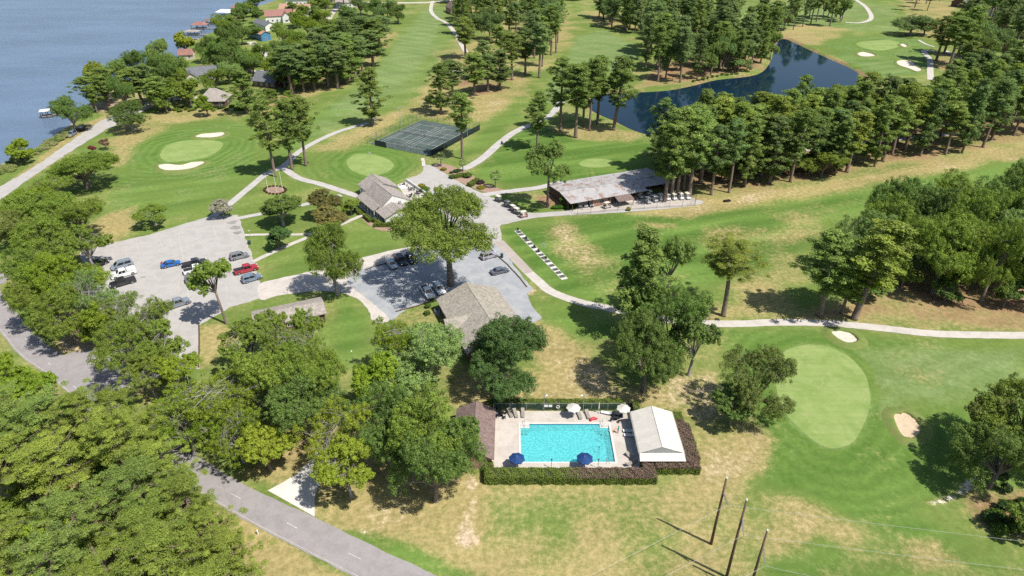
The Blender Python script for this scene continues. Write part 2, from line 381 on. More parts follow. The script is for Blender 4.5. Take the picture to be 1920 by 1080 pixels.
area([(1250, 700), (1340, 700), (1390, 760), (1350, 800), (1290, 780), (1240, 750)], dry=.9, dirt=.65, sand=.35, f=3)
area([(1100, 680), (1160, 690), (1200, 740), (1130, 745)], dry=.9, dirt=.55, f=3)
area([(1240, 600), (1330, 560), (1430, 520), (1500, 560), (1520, 600), (1400, 600)], dry=.75, f=4)
area([(1290, 375), (1460, 352), (1620, 330), (1720, 305), (1940, 262), (1940, 292), (1800, 318), (1650, 345), (1500, 372), (1330, 398)], dry=1.0, lush=.1, dirt=.3, f=4)
area([(1000, 432), (1045, 415), (1090, 440), (1140, 500), (1175, 535), (1120, 545), (1060, 500)], dry=.66, dirt=.36, f=8)
area([(1180, 430), (1200, 415), (1270, 420), (1290, 430)], dry=.8, f=3)
for q in ([(1320, 430), (1420, 420), (1500, 440), (1450, 470), (1340, 460)], [(1460, 400), (1560, 390), (1560, 430), (1470, 450)], [(1360, 480), (1470, 480), (1500, 530), (1390, 540)], [(1400, 380), (1520, 372), (1540, 390), (1420, 400)]):
    area(q, dry=.58, f=6)
area([(1500, 600), (1590, 560), (1650, 520), (1940, 500), (1940, 626), (1740, 615), (1600, 596)], dry=.9, straw=.52, lush=0, f=4)
area([(1640, 590), (1760, 600), (1800, 618), (1700, 612)], dry=.5, straw=.1, lush=.3, f=3)
area([(1420, 930), (1500, 925), (1560, 955), (1620, 1000), (1600, 1030), (1540, 1010), (1500, 1040), (1430, 1040)], dry=.85, dirt=.3, lush=.1, f=2.5)
area([(1700, 1015), (1760, 1010), (1800, 1060), (1720, 1070)], dry=.8, dirt=.2, f=2)
area([(1730, 940), (1790, 920), (1820, 880), (1840, 880), (1830, 920), (1780, 945), (1745, 950)], dry=.8, dirt=.5, sand=.7, f=1.0)
area([(1780, 920), (1940, 900), (1940, 1010), (1830, 990)], dry=.6, straw=.6, f=3)
area([(590, 285), (690, 232), (770, 195), (900, 172), (960, 190), (915, 225), (870, 232), (760, 215), (690, 262), (650, 285)], dry=.92, dirt=.25, lush=0, f=4)
area([(190, 275), (230, 225), (300, 205), (420, 200), (490, 215), (420, 222), (320, 233), (250, 275), (205, 325)], dry=.8, lush=.1, f=5)
area([(170, 410), (260, 385), (250, 430), (180, 455)], dry=.9, f=4)
area([(480, 235), (560, 185), (640, 165), (700, 115), (745, 60), (720, 60), (650, 120), (560, 150), (480, 200)], dry=.9, straw=.35, lush=0, f=5)
area([(760, 200), (800, 150), (850, 110), (870, 80), (900, 70), (1000, 150), (980, 180), (880, 190)], dry=.85, straw=.2, f=6)
area([(820, 130), (880, 125), (960, 150), (940, 175), (860, 180)], straw=.55, dry=.8, f=5)
area([(870, 0), (1050, 0), (1080, 60), (1040, 130), (960, 140), (900, 80)], dry=.7, straw=.15, f=6)
area([(1090, 20), (1250, 20), (1220, 60), (1130, 50)], dry=.75, straw=.2, f=6)
area([(1030, 238), (1080, 240), (1140, 235), (1200, 250), (1180, 268), (1080, 262)], dry=.85, straw=.1, lush=0, f=3)
area([(1195, 165), (1260, 160), (1340, 145), (1420, 132), (1440, 110), (1380, 100), (1230, 120)], dry=.95, straw=.6, lush=0, f=4)
area([(1225, 340), (1240, 280), (1400, 262), (1600, 245), (1800, 225), (1940, 200), (1940, 262), (1800, 288), (1650, 315), (1530, 338), (1340, 366), (1300, 380)], dry=.9, straw=.62, lush=0, f=4)
area([(1440, 70), (1500, 45), (1600, 55), (1560, 75), (1520, 85), (1480, 75)], dry=.85, straw=.2, lush=0, f=4)
area([(1520, 85), (1540, 95), (1580, 112), (1620, 140), (1605, 140), (1560, 115)], dry=.7, lush=.6, f=2)
area([(1690, 0), (1790, 0), (1810, 70), (1760, 80), (1700, 60)], dry=.85, straw=.25, f=5)
area([(1750, 95), (1840, 110), (1840, 135), (1760, 135)], dry=.8, straw=.5, f=4)
area([(-60, 380), (0, 352), (100, 273), (160, 233), (222, 203), (226, 212), (130, 287), (40, 345), (-60, 400)], dry=.95, f=1.5)
area([(160, 205), (200, 165), (260, 150), (300, 180), (250, 200), (200, 215)], dirt=.6, dry=.8, f=3)
area([(60, 570), (200, 590), (240, 635), (170, 660), (110, 660)], dry=1.1, dirt=.7, straw=.3, lush=0, f=2)
area([(190, 690), (290, 660), (320, 690), (250, 720)], dry=.9, dirt=.5, f=2)
area([(0, 480), (30, 480), (40, 560), (10, 560)], dry=.8, f=2)
area([(370, 610), (420, 600), (430, 640), (390, 690), (372, 690)], dry=.9, f=2)
area([(250, 720), (320, 740), (300, 800), (250, 780)], dry=.9, dirt=.4, f=3)
area([(1000, 368), (1060, 365), (1075, 385), (1020, 392)], dry=.8, straw=.75, lush=0, f=2)
area([(1240, 385), (1300, 378), (1340, 395), (1300, 412), (1180, 400)], dry=.9, dirt=.3, f=3)
area([(730, 590), (800, 570), (830, 590), (800, 640), (740, 610)], dry=.7, f=2)
area([(340, 120), (640, 60), (700, 100), (560, 170), (440, 200), (300, 190)], dry=.35, lush=.5, straw=.15, f=6)
for q in ([(855, 1010), (868, 975), (885, 935), (893, 938), (885, 965), (880, 995), (905, 1010), (895, 1022), (865, 1025)],): area(q, sand=.25, dirt=.75, f=1.2)
area([(880, 890), (892, 888), (890, 915), (878, 915)], dirt=.8, sand=.5, f=.8)
area([(670, 995), (690, 992), (688, 1005), (672, 1005)], sand=.45, dirt=.5, f=.8)
area([(985, 535), (1005, 545), (1000, 555), (985, 552)], dirt=.8, dry=.8, f=1)
GREENS = [[(300, 290), (315, 272), (345, 264), (390, 263), (418, 268), (410, 282), (385, 295), (345, 302), (312, 303)],
 [(652, 300), (668, 289), (700, 290), (730, 300), (738, 312), (722, 324), (690, 330), (664, 322), (652, 311)],
 [(1452, 682), (1470, 660), (1505, 647), (1550, 650), (1590, 668), (1620, 700), (1632, 745), (1622, 790), (1602, 825), (1572, 840), (1540, 835), (1500, 805), (1470, 770), (1455, 725)],
 [(1606, 81), (1640, 76), (1682, 77), (1684, 88), (1652, 95), (1622, 91)], [(1085, 308), (1100, 299), (1130, 298), (1150, 303), (1140, 312), (1105, 314)], [(1395, 27), (1420, 20), (1470, 24), (1480, 32), (1440, 36)]]
for q in GREENS:
    cx = sum(p[0] for p in q) / len(q); cy = sum(p[1] for p in q) / len(q)
    area([(cx + (x - cx) * 1.13, cy + (y - cy) * 1.16) for x, y in q], dry=0, lush=1, fair=0, f=1.2); area([(cx + (x - cx) * 1.05, cy + (y - cy) * 1.06) for x, y in q], fair=.75, lush=.4, f=.8)
dl = sdf(LAKE, P2); dp = sdf(POND, P2)
GZ = -3.2 * np.clip((1.5 - dl) / 5.0, 0, 1) ** 1.2; GZ = np.minimum(GZ, -2.2 * np.clip((2.0 - dp) / 5.0, 0, 1))
mud = np.clip(1 - np.abs(dp - 1.0) / 2.5, 0, 1); CH['straw'] = np.maximum(CH['straw'], .7 * mud); CH['dirt'] = np.maximum(CH['dirt'], .45 * mud)
CH['dirt'] = np.maximum(CH['dirt'], .6 * np.clip(1 - np.abs(dl - 1) / 3, 0, 1))
POOL = [(1.3, 83.8), (17.6, 83.8), (17.6, 93.7), (1.3, 93.7)]
inpool = (P2[:, 0] > .4) & (P2[:, 0] < 18.5) & (P2[:, 1] > 83) & (P2[:, 1] < 94.5); GZ[inpool] = -2.6
def grid_mesh():
    me = bpy.data.meshes.new('ground'); nv = NX * NY; nf = (NX - 1) * (NY - 1)
    me.vertices.add(nv); me.vertices.foreach_set('co', np.stack([P2[:, 0], P2[:, 1], GZ], 1).astype(np.float32).ravel())
    i = (np.arange(NY - 1)[:, None] * NX + np.arange(NX - 1)[None, :]).ravel()
    q = np.stack([i, i + 1, i + NX + 1, i + NX], 1).astype(np.int32).ravel()
    me.loops.add(nf * 4); me.loops.foreach_set('vertex_index', q)
    me.polygons.add(nf); me.polygons.foreach_set('loop_start', np.arange(0, nf * 4, 4, dtype=np.int32)); me.polygons.foreach_set('loop_total', np.full(nf, 4, np.int32))
    me.update(calc_edges=True)
    rs = np.random.RandomState(3)
    def fbm(sx, sy, ang, octv, seed):
        c_, s_ = math.cos(ang), math.sin(ang); u = (P2[:, 0] * c_ + P2[:, 1] * s_) / sx; v = (-P2[:, 0] * s_ + P2[:, 1] * c_) / sy; o = np.zeros(len(P2)); amp, tot = 1.0, 0.0; rr = np.random.RandomState(seed)
        for k in range(octv):
            T_ = rr.rand(256, 256); ui, vi = np.floor(u).astype(int), np.floor(v).astype(int); fu, fv = u - ui, v - vi; fu = fu*fu*(3-2*fu); fv = fv*fv*(3-2*fv)
            g_ = lambda a, b: T_[(ui + a) % 256, (vi + b) % 256]
            o += amp * ((g_(0,0)*(1-fu) + g_(1,0)*fu)*(1-fv) + (g_(0,1)*(1-fu) + g_(1,1)*fu)*fv); tot += amp; amp *= .62; u, v = u * 2.03 + 7.3, v * 2.03 + 3.1
        o /= tot; return np.clip((o - o.mean()) / (o.std() * 5) + .5, 0, 1)
    CH['mid'] = fbm(9, 9, .4, 4, 5); CH['stk'] = fbm(38, 4.2, R(20), 3, 6); CH['stk2'] = fbm(30, 3.4, R(-34), 3, 7)
    for gi, amp in ((0, .30), (1, .24), (2, .15), (3, .2)):
        dg = sdf(W(GREENS[gi]), P2); f_ = np.clip(1 - np.clip(dg - 16, 0, None) / 14, 0, 1) * (dg > -1); ph = np.sin(2 * math.pi * (dg + 2 * (CH['mid'] - .5)) / 3.1)
        CH['stk'] = CH['stk'] * (1 - .75 * f_) + (.5 + amp * ph) * .75 * f_
    ml = np.sin(2 * math.pi * (P2[:, 0] * math.sin(R(-24)) + P2[:, 1] * math.cos(R(-24)) + 3 * CH['mid']) / 4.4); CH['stk2'] = np.clip(CH['stk2'] + .13 * ml, 0, 1)
    for nm, ks in (('wc', ('mid', 'stk', 'stk2')), ('wa', ('dry', 'lush', 'dirt')), ('wb', ('straw', 'fair', 'sand'))):
        a = me.attributes.new(nm, 'FLOAT_COLOR', 'POINT')
        a.data.foreach_set('color', np.stack([CH[k] for k in ks] + [np.ones(nv)], 1).astype(np.float32).ravel())
    me.materials.append(M['turf']); me.polygons.foreach_set('use_smooth', np.ones(nf, bool)); return me
g = link('ground', grid_mesh()); g['kind'] = 'structure'
sheet('lake', LAKE, -.9, M['lake'], 'wide blue grey lake along the wooded shore'); sheet('pond', [(p.x, p.y) for p in POND], -.75, M['pond'], 'dark blue pond between the pine woods')

# ================================================================== ROADS, LOTS, PATHS
RD_R = [(-80, 450), (-30, 512), (0, 545), (20, 573), (77, 637), (123, 670), (200, 738), (300, 812), (410, 880), (480, 920), (590, 970), (700, 1024), (820, 1080), (960, 1150)]
RD_L = [(-140, 470), (-60, 560), (0, 623), (37, 667), (97, 710), (180, 788), (270, 862), (360, 917), (480, 987), (660, 1080), (800, 1150)]
road = [*smooth_poly(W(RD_R), 5, False), *smooth_poly(W(RD_L), 5, False)[::-1]]
sheet('road', rough(road, .10, 1.2), .045, M['asphalt'], 'grey two lane road with dashed centre line')
sheet('side_road', W([(-60, 500), (24, 497), (26, 512), (10, 530), (-20, 540)]), .041, M['asphalt'])
LK_U = [(330, 178), (295, 185), (255, 198), (222, 211), (180, 232), (145, 256), (110, 281), (60, 315), (0, 350), (-80, 395)]
LK_D = [(330, 188), (297, 197), (262, 211), (232, 227), (200, 243), (165, 264), (135, 283), (90, 312), (40, 346), (0, 376), (-80, 430)]
sheet('lake_road', rough([*smooth_poly(W(LK_U), 5, False), *smooth_poly(W(LK_D), 5, False)[::-1]], .35, 1.5), .04, M['lot'], 'pale lane running along the lake shore')
sheet('driveway', smooth_poly(W([(118, 668), (177, 653), (240, 636), (300, 640), (345, 690), (290, 710), (200, 738), (150, 702)]), 3), .036, M['asphalt'])
sheet('parking_lot', rough(W([(150, 474), (195, 459), (280, 440), (345, 420), (396, 405), (446, 403), (450, 415), (456, 432), (463, 455), (470, 470), (488, 529), (489, 559), (430, 577), (395, 598), (372, 612), (373, 650), (374, 692), (335, 692), (334, 640), (240, 642), (180, 600), (160, 540)]), .2), .03, M['lot'], 'pale grey car park with faded bay lines')
LANE = smooth_poly(W([(486, 533), (520, 523), (560, 514), (600, 505), (640, 494), (700, 478), (752, 466), (790, 462), (800, 466), (790, 471), (745, 482), (690, 500), (655, 520), (655, 535), (682, 555), (715, 583), (732, 602), (700, 604), (690, 580), (672, 562), (640, 549), (600, 546), (560, 549), (520, 555), (488, 562)]), 3)
sheet('gravel_lot', rough(W([(645, 522), (690, 500), (745, 482), (800, 469), (900, 462), (925, 453), (943, 470), (975, 513), (1000, 543), (988, 551), (992, 565), (1003, 580), (1017, 598), (1000, 606), (960, 592), (880, 585), (820, 560), (760, 582), (730, 604), (712, 585), (680, 556), (650, 538)]), .2), .034, M['gravel'], 'blue grey gravel car park behind the big oak')
sheet('lane', rough(LANE, .14), .042, M['lane'], 'worn pale lane linking the two car parks')
sheet('courtyard', rough(smooth_poly(W([(794, 311), (800, 309), (812, 312), (842, 330), (877, 350), (905, 363), (935, 375), (958, 384), (985, 399), (1040, 397), (1082, 393), (1200, 384), (1300, 374), (1312, 384), (1200, 396), (1080, 403), (1030, 406), (990, 411), (950, 420), (938, 424), (941, 452), (925, 457), (895, 466), (860, 440), (830, 400), (800, 375), (770, 352), (760, 338), (790, 325)]), 3), .15), .038, M['lot'], 'wide grey cart yard between the clubhouse and cart barn')
sheet('paved_strip', W([(924, 453), (944, 451), (1003, 512), (985, 516)]), .046, M['strip'])
sheet('concrete_drive', W([(502, 920), (530, 905), (556, 889), (600, 843), (626, 826), (645, 838), (620, 872), (600, 905), (590, 932), (590, 969)]), .05, M['drive'], 'white concrete drive meeting the road')
PATHS = [([(992, 512), (1010, 528), (1030, 545), (1060, 558), (1100, 570), (1150, 580), (1200, 592), (1260, 601), (1340, 607), (1400, 607), (1440, 605), (1500, 605), (1560, 607), (1640, 614), (1740, 625), (1820, 628), (1920, 629), (2060, 628)], 2.6, 'concrete'),
 ([(690, 231), (640, 245), (600, 262), (560, 285), (534, 310), (500, 326), (470, 350), (440, 375), (415, 395), (392, 412)], 2.5, 'cartpath'),
 ([(530, 314), (560, 334), (600, 345), (640, 358), (668, 367), (690, 372)], 2.6, 'cartpath'),
 ([(440, 411), (455, 408), (500, 399), (540, 390), (575, 383), (612, 374), (640, 366)], 2.1, 'cartpath'),
 ([(474, 491), (530, 465), (590, 440), (620, 430), (665, 410), (684, 402)], 1.5, 'concrete'),
 ([(458, 441), (500, 440), (560, 440), (594, 437)], 1.3, 'concrete'),
 ([(868, 318), (888, 308), (910, 293), (940, 266), (970, 245), (1010, 228), (1036, 212), (1052, 192), (1072, 170)], 3.2, 'cartpath'),
 ([(905, 366), (940, 361), (970, 357), (1010, 352), (1060, 340)], 2.8, 'cartpath'),
 ([(811, 2), (808, 20), (818, 33), (835, 42), (848, 55), (860, 75), (874, 98)], 2.8, 'concrete'),
 ([(1605, 0), (1622, 12), (1633, 28), (1630, 38), (1610, 43), (1585, 42)], 3.0, 'concrete'),
 ([(1752, 96), (1733, 95), (1735, 101), (1743, 112), (1744, 130), (1745, 150)], 3.0, 'concrete'),
 ([(1772, 95), (1795, 106), (1822, 115)], 2.6, 'concrete'), ([(1722, 75), (1736, 83), (1752, 88)], 1.6, 'concrete'),
 ([(1300, 310), (1450, 290), (1560, 275), (1680, 262), (1800, 250)], 2.4, 'cartpath'),
 ([(794, 312), (794, 304), (792, 297)], 1.2, 'concrete')]
for i, (p, wd, m_) in enumerate(PATHS): ribbon('path', p, wd, .055 + .004 * i, M[m_])
ribbon('street', [(540, -4), (640, 3), (740, 5), (810, 4), (900, -6)], 6, .03, M['lane']); ribbon('street', [(470, 78), (500, 100), (520, 125), (490, 134), (440, 132)], 5, .03, M['lane'])
ribbon('street', [(640, 6), (620, 28), (600, 60), (560, 86), (520, 106)], 4.5, .034, M['lane'])
ribbon('street', [(296, 190), (330, 186), (370, 183)], 3, .05, M['lane'])
# dashes and edge lines on the road
cl = smooth_poly(W([(-20, 560), (20, 603), (42, 628), (65, 653), (90, 680), (180, 760), (290, 838), (372, 893), (445, 932), (513, 967), (590, 1008), (665, 1043), (735, 1078), (850, 1130)]), 12, False)
acc = 0.0; last = cl[0]; dash = []
for p in cl:
    acc += (p - last).length; last = p
    if (acc % 12.2) < 3.0: dash.append(p)
    else:
        if len(dash) > 1:
            a, b = dash[0], dash[-1]; d = (b - a).normalized(); n_ = Vector((-d.y, d.x)) * .05
            sheet('road_dash', [a - n_, b - n_, b + n_, a + n_], .060, M['white_line'])
        dash = []
def line_strip(name, poly, off, z, wd, mat):
    p = smooth_poly(W(poly), 6, False); l, r = [], []
    for i, q in enumerate(p):
        d = (p[min(i+1, len(p)-1)] - p[max(i-1, 0)]).normalized(); n_ = Vector((-d.y, d.x)); l.append(q + n_ * (off + wd/2)); r.append(q + n_ * (off - wd/2))
    return sheet(name, l + r[::-1], z, mat)
line_strip('edge_line', RD_L, .35, .057, .08, M['faded_line'])
for a, b in (((212, 470), (213, 500)), ((335, 440), (344, 490)), ((254, 448), (262, 478)), ((298, 448), (304, 462)), ((318, 447), (322, 463)), ((400, 425), (406, 444)), ((422, 530), (427, 552)), ((334, 525), (334, 552)), ((352, 548), (358, 568)), ((300, 450), (318, 447)), ((378, 455), (384, 470)), ((236, 466), (240, 490)), ((215, 470), (238, 466))):
    p, q = at(*a).to_2d(), at(*b).to_2d(); d = (q - p).normalized(); n_ = Vector((-d.y, d.x)) * .07
    sheet('bay_line', [p - n_, q - n_, q + n_, p + n_], .036, M['faded_line'])
M['patch'] = paved('broken_asphalt', (.20, .185, .175), (.30, .28, .265), scale=1.2)
for i, q in enumerate(([(430, 428), (441, 423), (450, 425), (452, 429), (440, 431)], [(436, 436), (452, 433), (455, 437), (444, 440)], [(424, 419), (436, 414), (446, 415), (441, 420)], [(262, 520), (272, 518), (274, 521), (264, 522)])): sheet('asphalt_patch', rough(W(q), .25, .5, i), .040, M['patch'])
# greens and bunkers
for i, q in enumerate(GREENS): sheet('putting_green', rough(smooth_poly(W(q), 6), .10, .7), .022 + .001 * i, M['green'])
BUNK = [[(298, 311), (315, 308), (340, 310), (360, 305), (382, 304), (378, 310), (355, 318), (325, 321), (305, 319)], [(367, 257), (378, 252), (400, 250), (419, 249), (418, 255), (400, 259), (376, 259)],
 [(1560, 624), (1577, 622), (1596, 627), (1606, 637), (1602, 643), (1588, 644), (1570, 636)], [(1676, 781), (1683, 777), (1690, 778), (1694, 775), (1708, 782), (1722, 796), (1723, 811), (1710, 822), (1694, 820), (1683, 805)],
 [(1608, 101), (1618, 98), (1634, 101), (1641, 105), (1628, 107), (1614, 106)], [(1688, 84), (1696, 83), (1701, 87), (1694, 89)], [(1682, 116), (1694, 113), (1712, 117), (1716, 124), (1728, 130), (1720, 135), (1703, 129), (1686, 123)],
 [(1402, 35), (1425, 33), (1446, 37), (1430, 40), (1408, 38)], [(1420, 21), (1436, 19), (1450, 22), (1434, 25)], [(845, 133), (855, 130), (870, 130), (866, 135), (848, 137)], [(998, 47), (1008, 44), (1020, 45), (1014, 50), (1000, 51)]]
def bunker(q, i):
    rim = smooth_poly(W(q), 5); c = sum(rim, Vector((0, 0))) / len(rim); n = len(rim); rg = random.Random(i); wob = [rg.uniform(-.12, .12) for _ in rim]
    def ringz(off, z, jit=.0): return [((p + (p - c).normalized() * (off + wob[j] * .8)).x, (p + (p - c).normalized() * (off + wob[j] * .8)).y, z + rg.uniform(-jit, jit)) for j, p in enumerate(rim)]
    def strip(rings, closed=None):
        vs = [v for r_ in rings for v in r_]; fs = [(k*n + j, k*n + (j+1) % n, (k+1)*n + (j+1) % n, (k+1)*n + j) for k in range(len(rings) - 1) for j in range(n)]
        if closed is not None: vs.append(closed); fs += [((len(rings)-1)*n + j, (len(rings)-1)*n + (j+1) % n, len(vs) - 1) for j in range(n)]
        return MB().add(vs, fs)
    inner = [((c + (p - c) * .55).x, (c + (p - c) * .55).y, .035 + rg.uniform(0, .03)) for p in rim]
    o = link('sand_bunker', strip([ringz(.12, .16), ringz(-.35, .06, .02), inner], (c.x, c.y, .04)).mesh('sand_bunker', M['tan_sand' if i in (3,) else 'sand'], smooth=True)); o['kind'] = 'structure'
    link('turf_lip', strip([ringz(.02, .15), ringz(.10, .40), ringz(.55, .46), ringz(1.3, .26), ringz(2.3, -.03)]).mesh('turf_lip', M['lip'], smooth=True), o)
for i, q in enumerate(BUNK): bunker(q, i)
# ================================================================== TREES AND PLANTS: prototypes
def foliage_mat(name, dark, light, trans=.3, rough=.6):
    t = NT(name); tint = t.attr('tint'); oc = t.objcol(); r_ = t.objrand()
    c = t.mix(dark, light, tint); c = t.mix(c, oc, 1.0, 'MULTIPLY'); c = t.scale(c, t.rng(r_, 0, 1, .84, 1.14, False))
    d = t.n.new('ShaderNodeBsdfDiffuse'); tr = t.n.new('ShaderNodeBsdfTranslucent'); gl = t.n.new('ShaderNodeBsdfGlossy'); gl.inputs['Roughness'].default_value = .55
    t.link(c, d.inputs[0]); t.link(t.mix(c, (1.0, 1.15, .5), .55, 'MULTIPLY'), tr.inputs[0]); gl.inputs[0].default_value = (.9, .95, 1, 1)
    m1 = t.n.new('ShaderNodeMixShader'); m1.inputs[0].default_value = trans; t.link(d.outputs[0], m1.inputs[1]); t.link(tr.outputs[0], m1.inputs[2])
    m2 = t.n.new('ShaderNodeMixShader'); m2.inputs[0].default_value = .015; t.link(m1.outputs[0], m2.inputs[1]); t.link(gl.outputs[0], m2.inputs[2])
    t.link(m2.outputs[0], t.out.inputs[0]); t.n.remove(t.b); return t.m
M['leaf'] = foliage_mat('broad_leaves', (.60, .66, .60), (1.45, 1.38, 1.2), .30)
M['needle'] = foliage_mat('pine_needles', (.62, .66, .64), (1.45, 1.36, 1.15), .27)
M['bark'] = plain('bark', (.23, .185, .155), .95, .25, 4); M['pinebark'] = plain('pine_bark', (.27, .205, .165), .95, .28, 3.5)
M['palebark'] = plain('pale_bark', (.36, .33, .30), .95, .2, 4)

def leaf_mesh(name, P, N, size, tint, mat, aspect=.6, rs=None, along=None):
    n = len(P); rs = rs or np.random.RandomState(1)
    t = rs.normal(size=(n, 3)) if along is None else along
    a = t - N * (t * N).sum(1)[:, None]; a /= np.linalg.norm(a, axis=1)[:, None] + 1e-9
    b = np.cross(N, a); s = np.asarray(size).reshape(-1, 1) * np.ones((n, 1))
    V = np.stack([P - a * s, P - b * s * aspect, P + a * s, P + b * s * aspect], 1).reshape(-1, 3)
    me = bpy.data.meshes.new(name); me.vertices.add(4 * n); me.vertices.foreach_set('co', V.astype(np.float32).ravel())
    me.loops.add(4 * n); me.loops.foreach_set('vertex_index', np.arange(4 * n, dtype=np.int32))
    me.polygons.add(n); me.polygons.foreach_set('loop_start', np.arange(0, 4 * n, 4, dtype=np.int32)); me.polygons.foreach_set('loop_total', np.full(n, 4, np.int32))
    me.update(calc_edges=True)
    at_ = me.attributes.new('tint', 'FLOAT', 'POINT'); at_.data.foreach_set('value', np.repeat(np.clip(tint, 0, 1), 4).astype(np.float32))
    me.materials.append(mat); return me
def unit(v): return v / (np.linalg.norm(v, axis=-1, keepdims=True) + 1e-9)
def cloud(C, rad, per, size, rs, flat=.8, up=.35, aspect=.6, rand=.55, inner=.45):
    C = np.asarray(C); k = len(C); rad = np.asarray(rad) * np.ones(k)
    u = unit(rs.normal(size=(k * per, 3))); u[:, 2] = np.where((u[:, 2] < -.2) & (rs.rand(k * per) < .6), -u[:, 2], u[:, 2])
    rr = inner + (1 - inner) * rs.rand(k * per) ** .6; rr *= np.where(rs.rand(k * per) < .08, 1.35, 1.0)
    off = u * rr[:, None] * np.repeat(rad, per)[:, None]; off[:, 2] *= flat
    P = np.repeat(C, per, 0) + off
    N = unit(u + np.array([0, 0, up]) + rs.normal(size=(k * per, 3)) * rand)
    ct = np.repeat(.5 + rs.normal(size=k) * .16, per); tint = ct + rs.normal(size=k * per) * .16
    sz = size * (.5 + 1.0 * rs.rand(k * per) ** 1.4)
    return P, N, sz, tint
def limbs(mb, base, tops, r0, rs, sag=0.0, n=6):
    for tp in tops:
        a, b = Vector(base), Vector(tp); m_ = a.lerp(b, .5) + Vector((rs.normal() * .3, rs.normal() * .3, .25 * (b - a).length * .3 - sag))
        mb.tube([a, a.lerp(m_, .5), m_, b], [r0, r0 * .75, r0 * .5, r0 * .14], n, False)
# broadleaf tree, 12 m tall with a crown of 5 m radius
def oak(seed, lobes=17, cl=18, per=120, leaf=.135, sparse=1.0, squat=.86, trunk_h=3.4, mat='bark', rx=1.0, crag=.26, elo=-.7, Rr=5.0, H=12.0, cr=None):
    rs = np.random.RandomState(seed); zc = H - Rr * squat * 1.12; k5 = Rr / 5.0
    L, LR = [(0, 0, zc + Rr * squat * .52)], [Rr * (.44 if cr is None else .34)]
    for i in range(lobes - 1):
        a = 2.399 * i + rs.rand() * .6; e = elo + (1.15 - elo) * ((i * .618) % 1.0); q = Rr * (.52 + rs.rand() * crag) if cr is None else Rr * (.26 + (.28 + crag) * rs.rand() ** .55)
        L.append((q * math.cos(a) * math.cos(e) * rx, q * math.sin(a) * math.cos(e), zc + q * math.sin(e) * squat)); LR.append(Rr * (.22 + .22 * rs.rand()) * (1 if cr is None else .82))
    C, CR = [], []
    for c, r_ in zip(L, LR):
        u = unit(rs.normal(size=(cl, 3)) + np.array([c[0] / Rr, c[1] / Rr, .45]) * .7)
        keep = rs.rand(cl) < sparse
        for v in u[keep]:
            C.append(np.array(c) + v * r_ * np.array([1, 1, min(1, squat * 1.15)]) * (.66 + .42 * rs.rand())); CR.append(r_ * (.20 + .17 * rs.rand()) if cr is None else cr * (.55 + .75 * rs.rand()))
        C.append(np.array(c)); CR.append(r_ * .5)
    P, N, sz, ti = cloud(C, CR, per, leaf, rs, .95, .3, rand=.36, inner=.5)
    crown = leaf_mesh('crown', P, N, sz, ti, M['leaf'], .62, rs); crown['rad'] = float(np.percentile(np.hypot(P[:, 0], P[:, 1]), 94)); crown['top'] = float(P[:, 2].max())
    mb = MB(); top = (rs.normal() * .2, rs.normal() * .2, trunk_h); tk = k5 ** .7
    mb.tube([(0, 0, -.3), (0, 0, .25), (top[0] * .5, top[1] * .5, trunk_h * .5), top], [.52 * tk, .38 * tk, .31 * tk, .28 * tk], 8)
    limbs(mb, top, [tuple(np.array(c) * np.array([.9, .9, 1])) for c in L], .17 * tk, rs)
    for i, c in enumerate(L):
        for _ in range(7 if mat == 'palebark' else 4):
            q = C[min(len(C) - 1, int((i + rs.rand()) * len(C) / len(L)))]; limbs(mb, tuple(np.array(c) * np.array([.88, .88, .98])), [tuple(q + (q - np.array(c)) * .28)], .055, rs, 0, 4)
    return [('crown', crown, (0, 0, 0), [], None), ('trunk', mb.mesh('trunk', M[mat], smooth=True), (0, 0, 0), [], (1, 1, 1))]
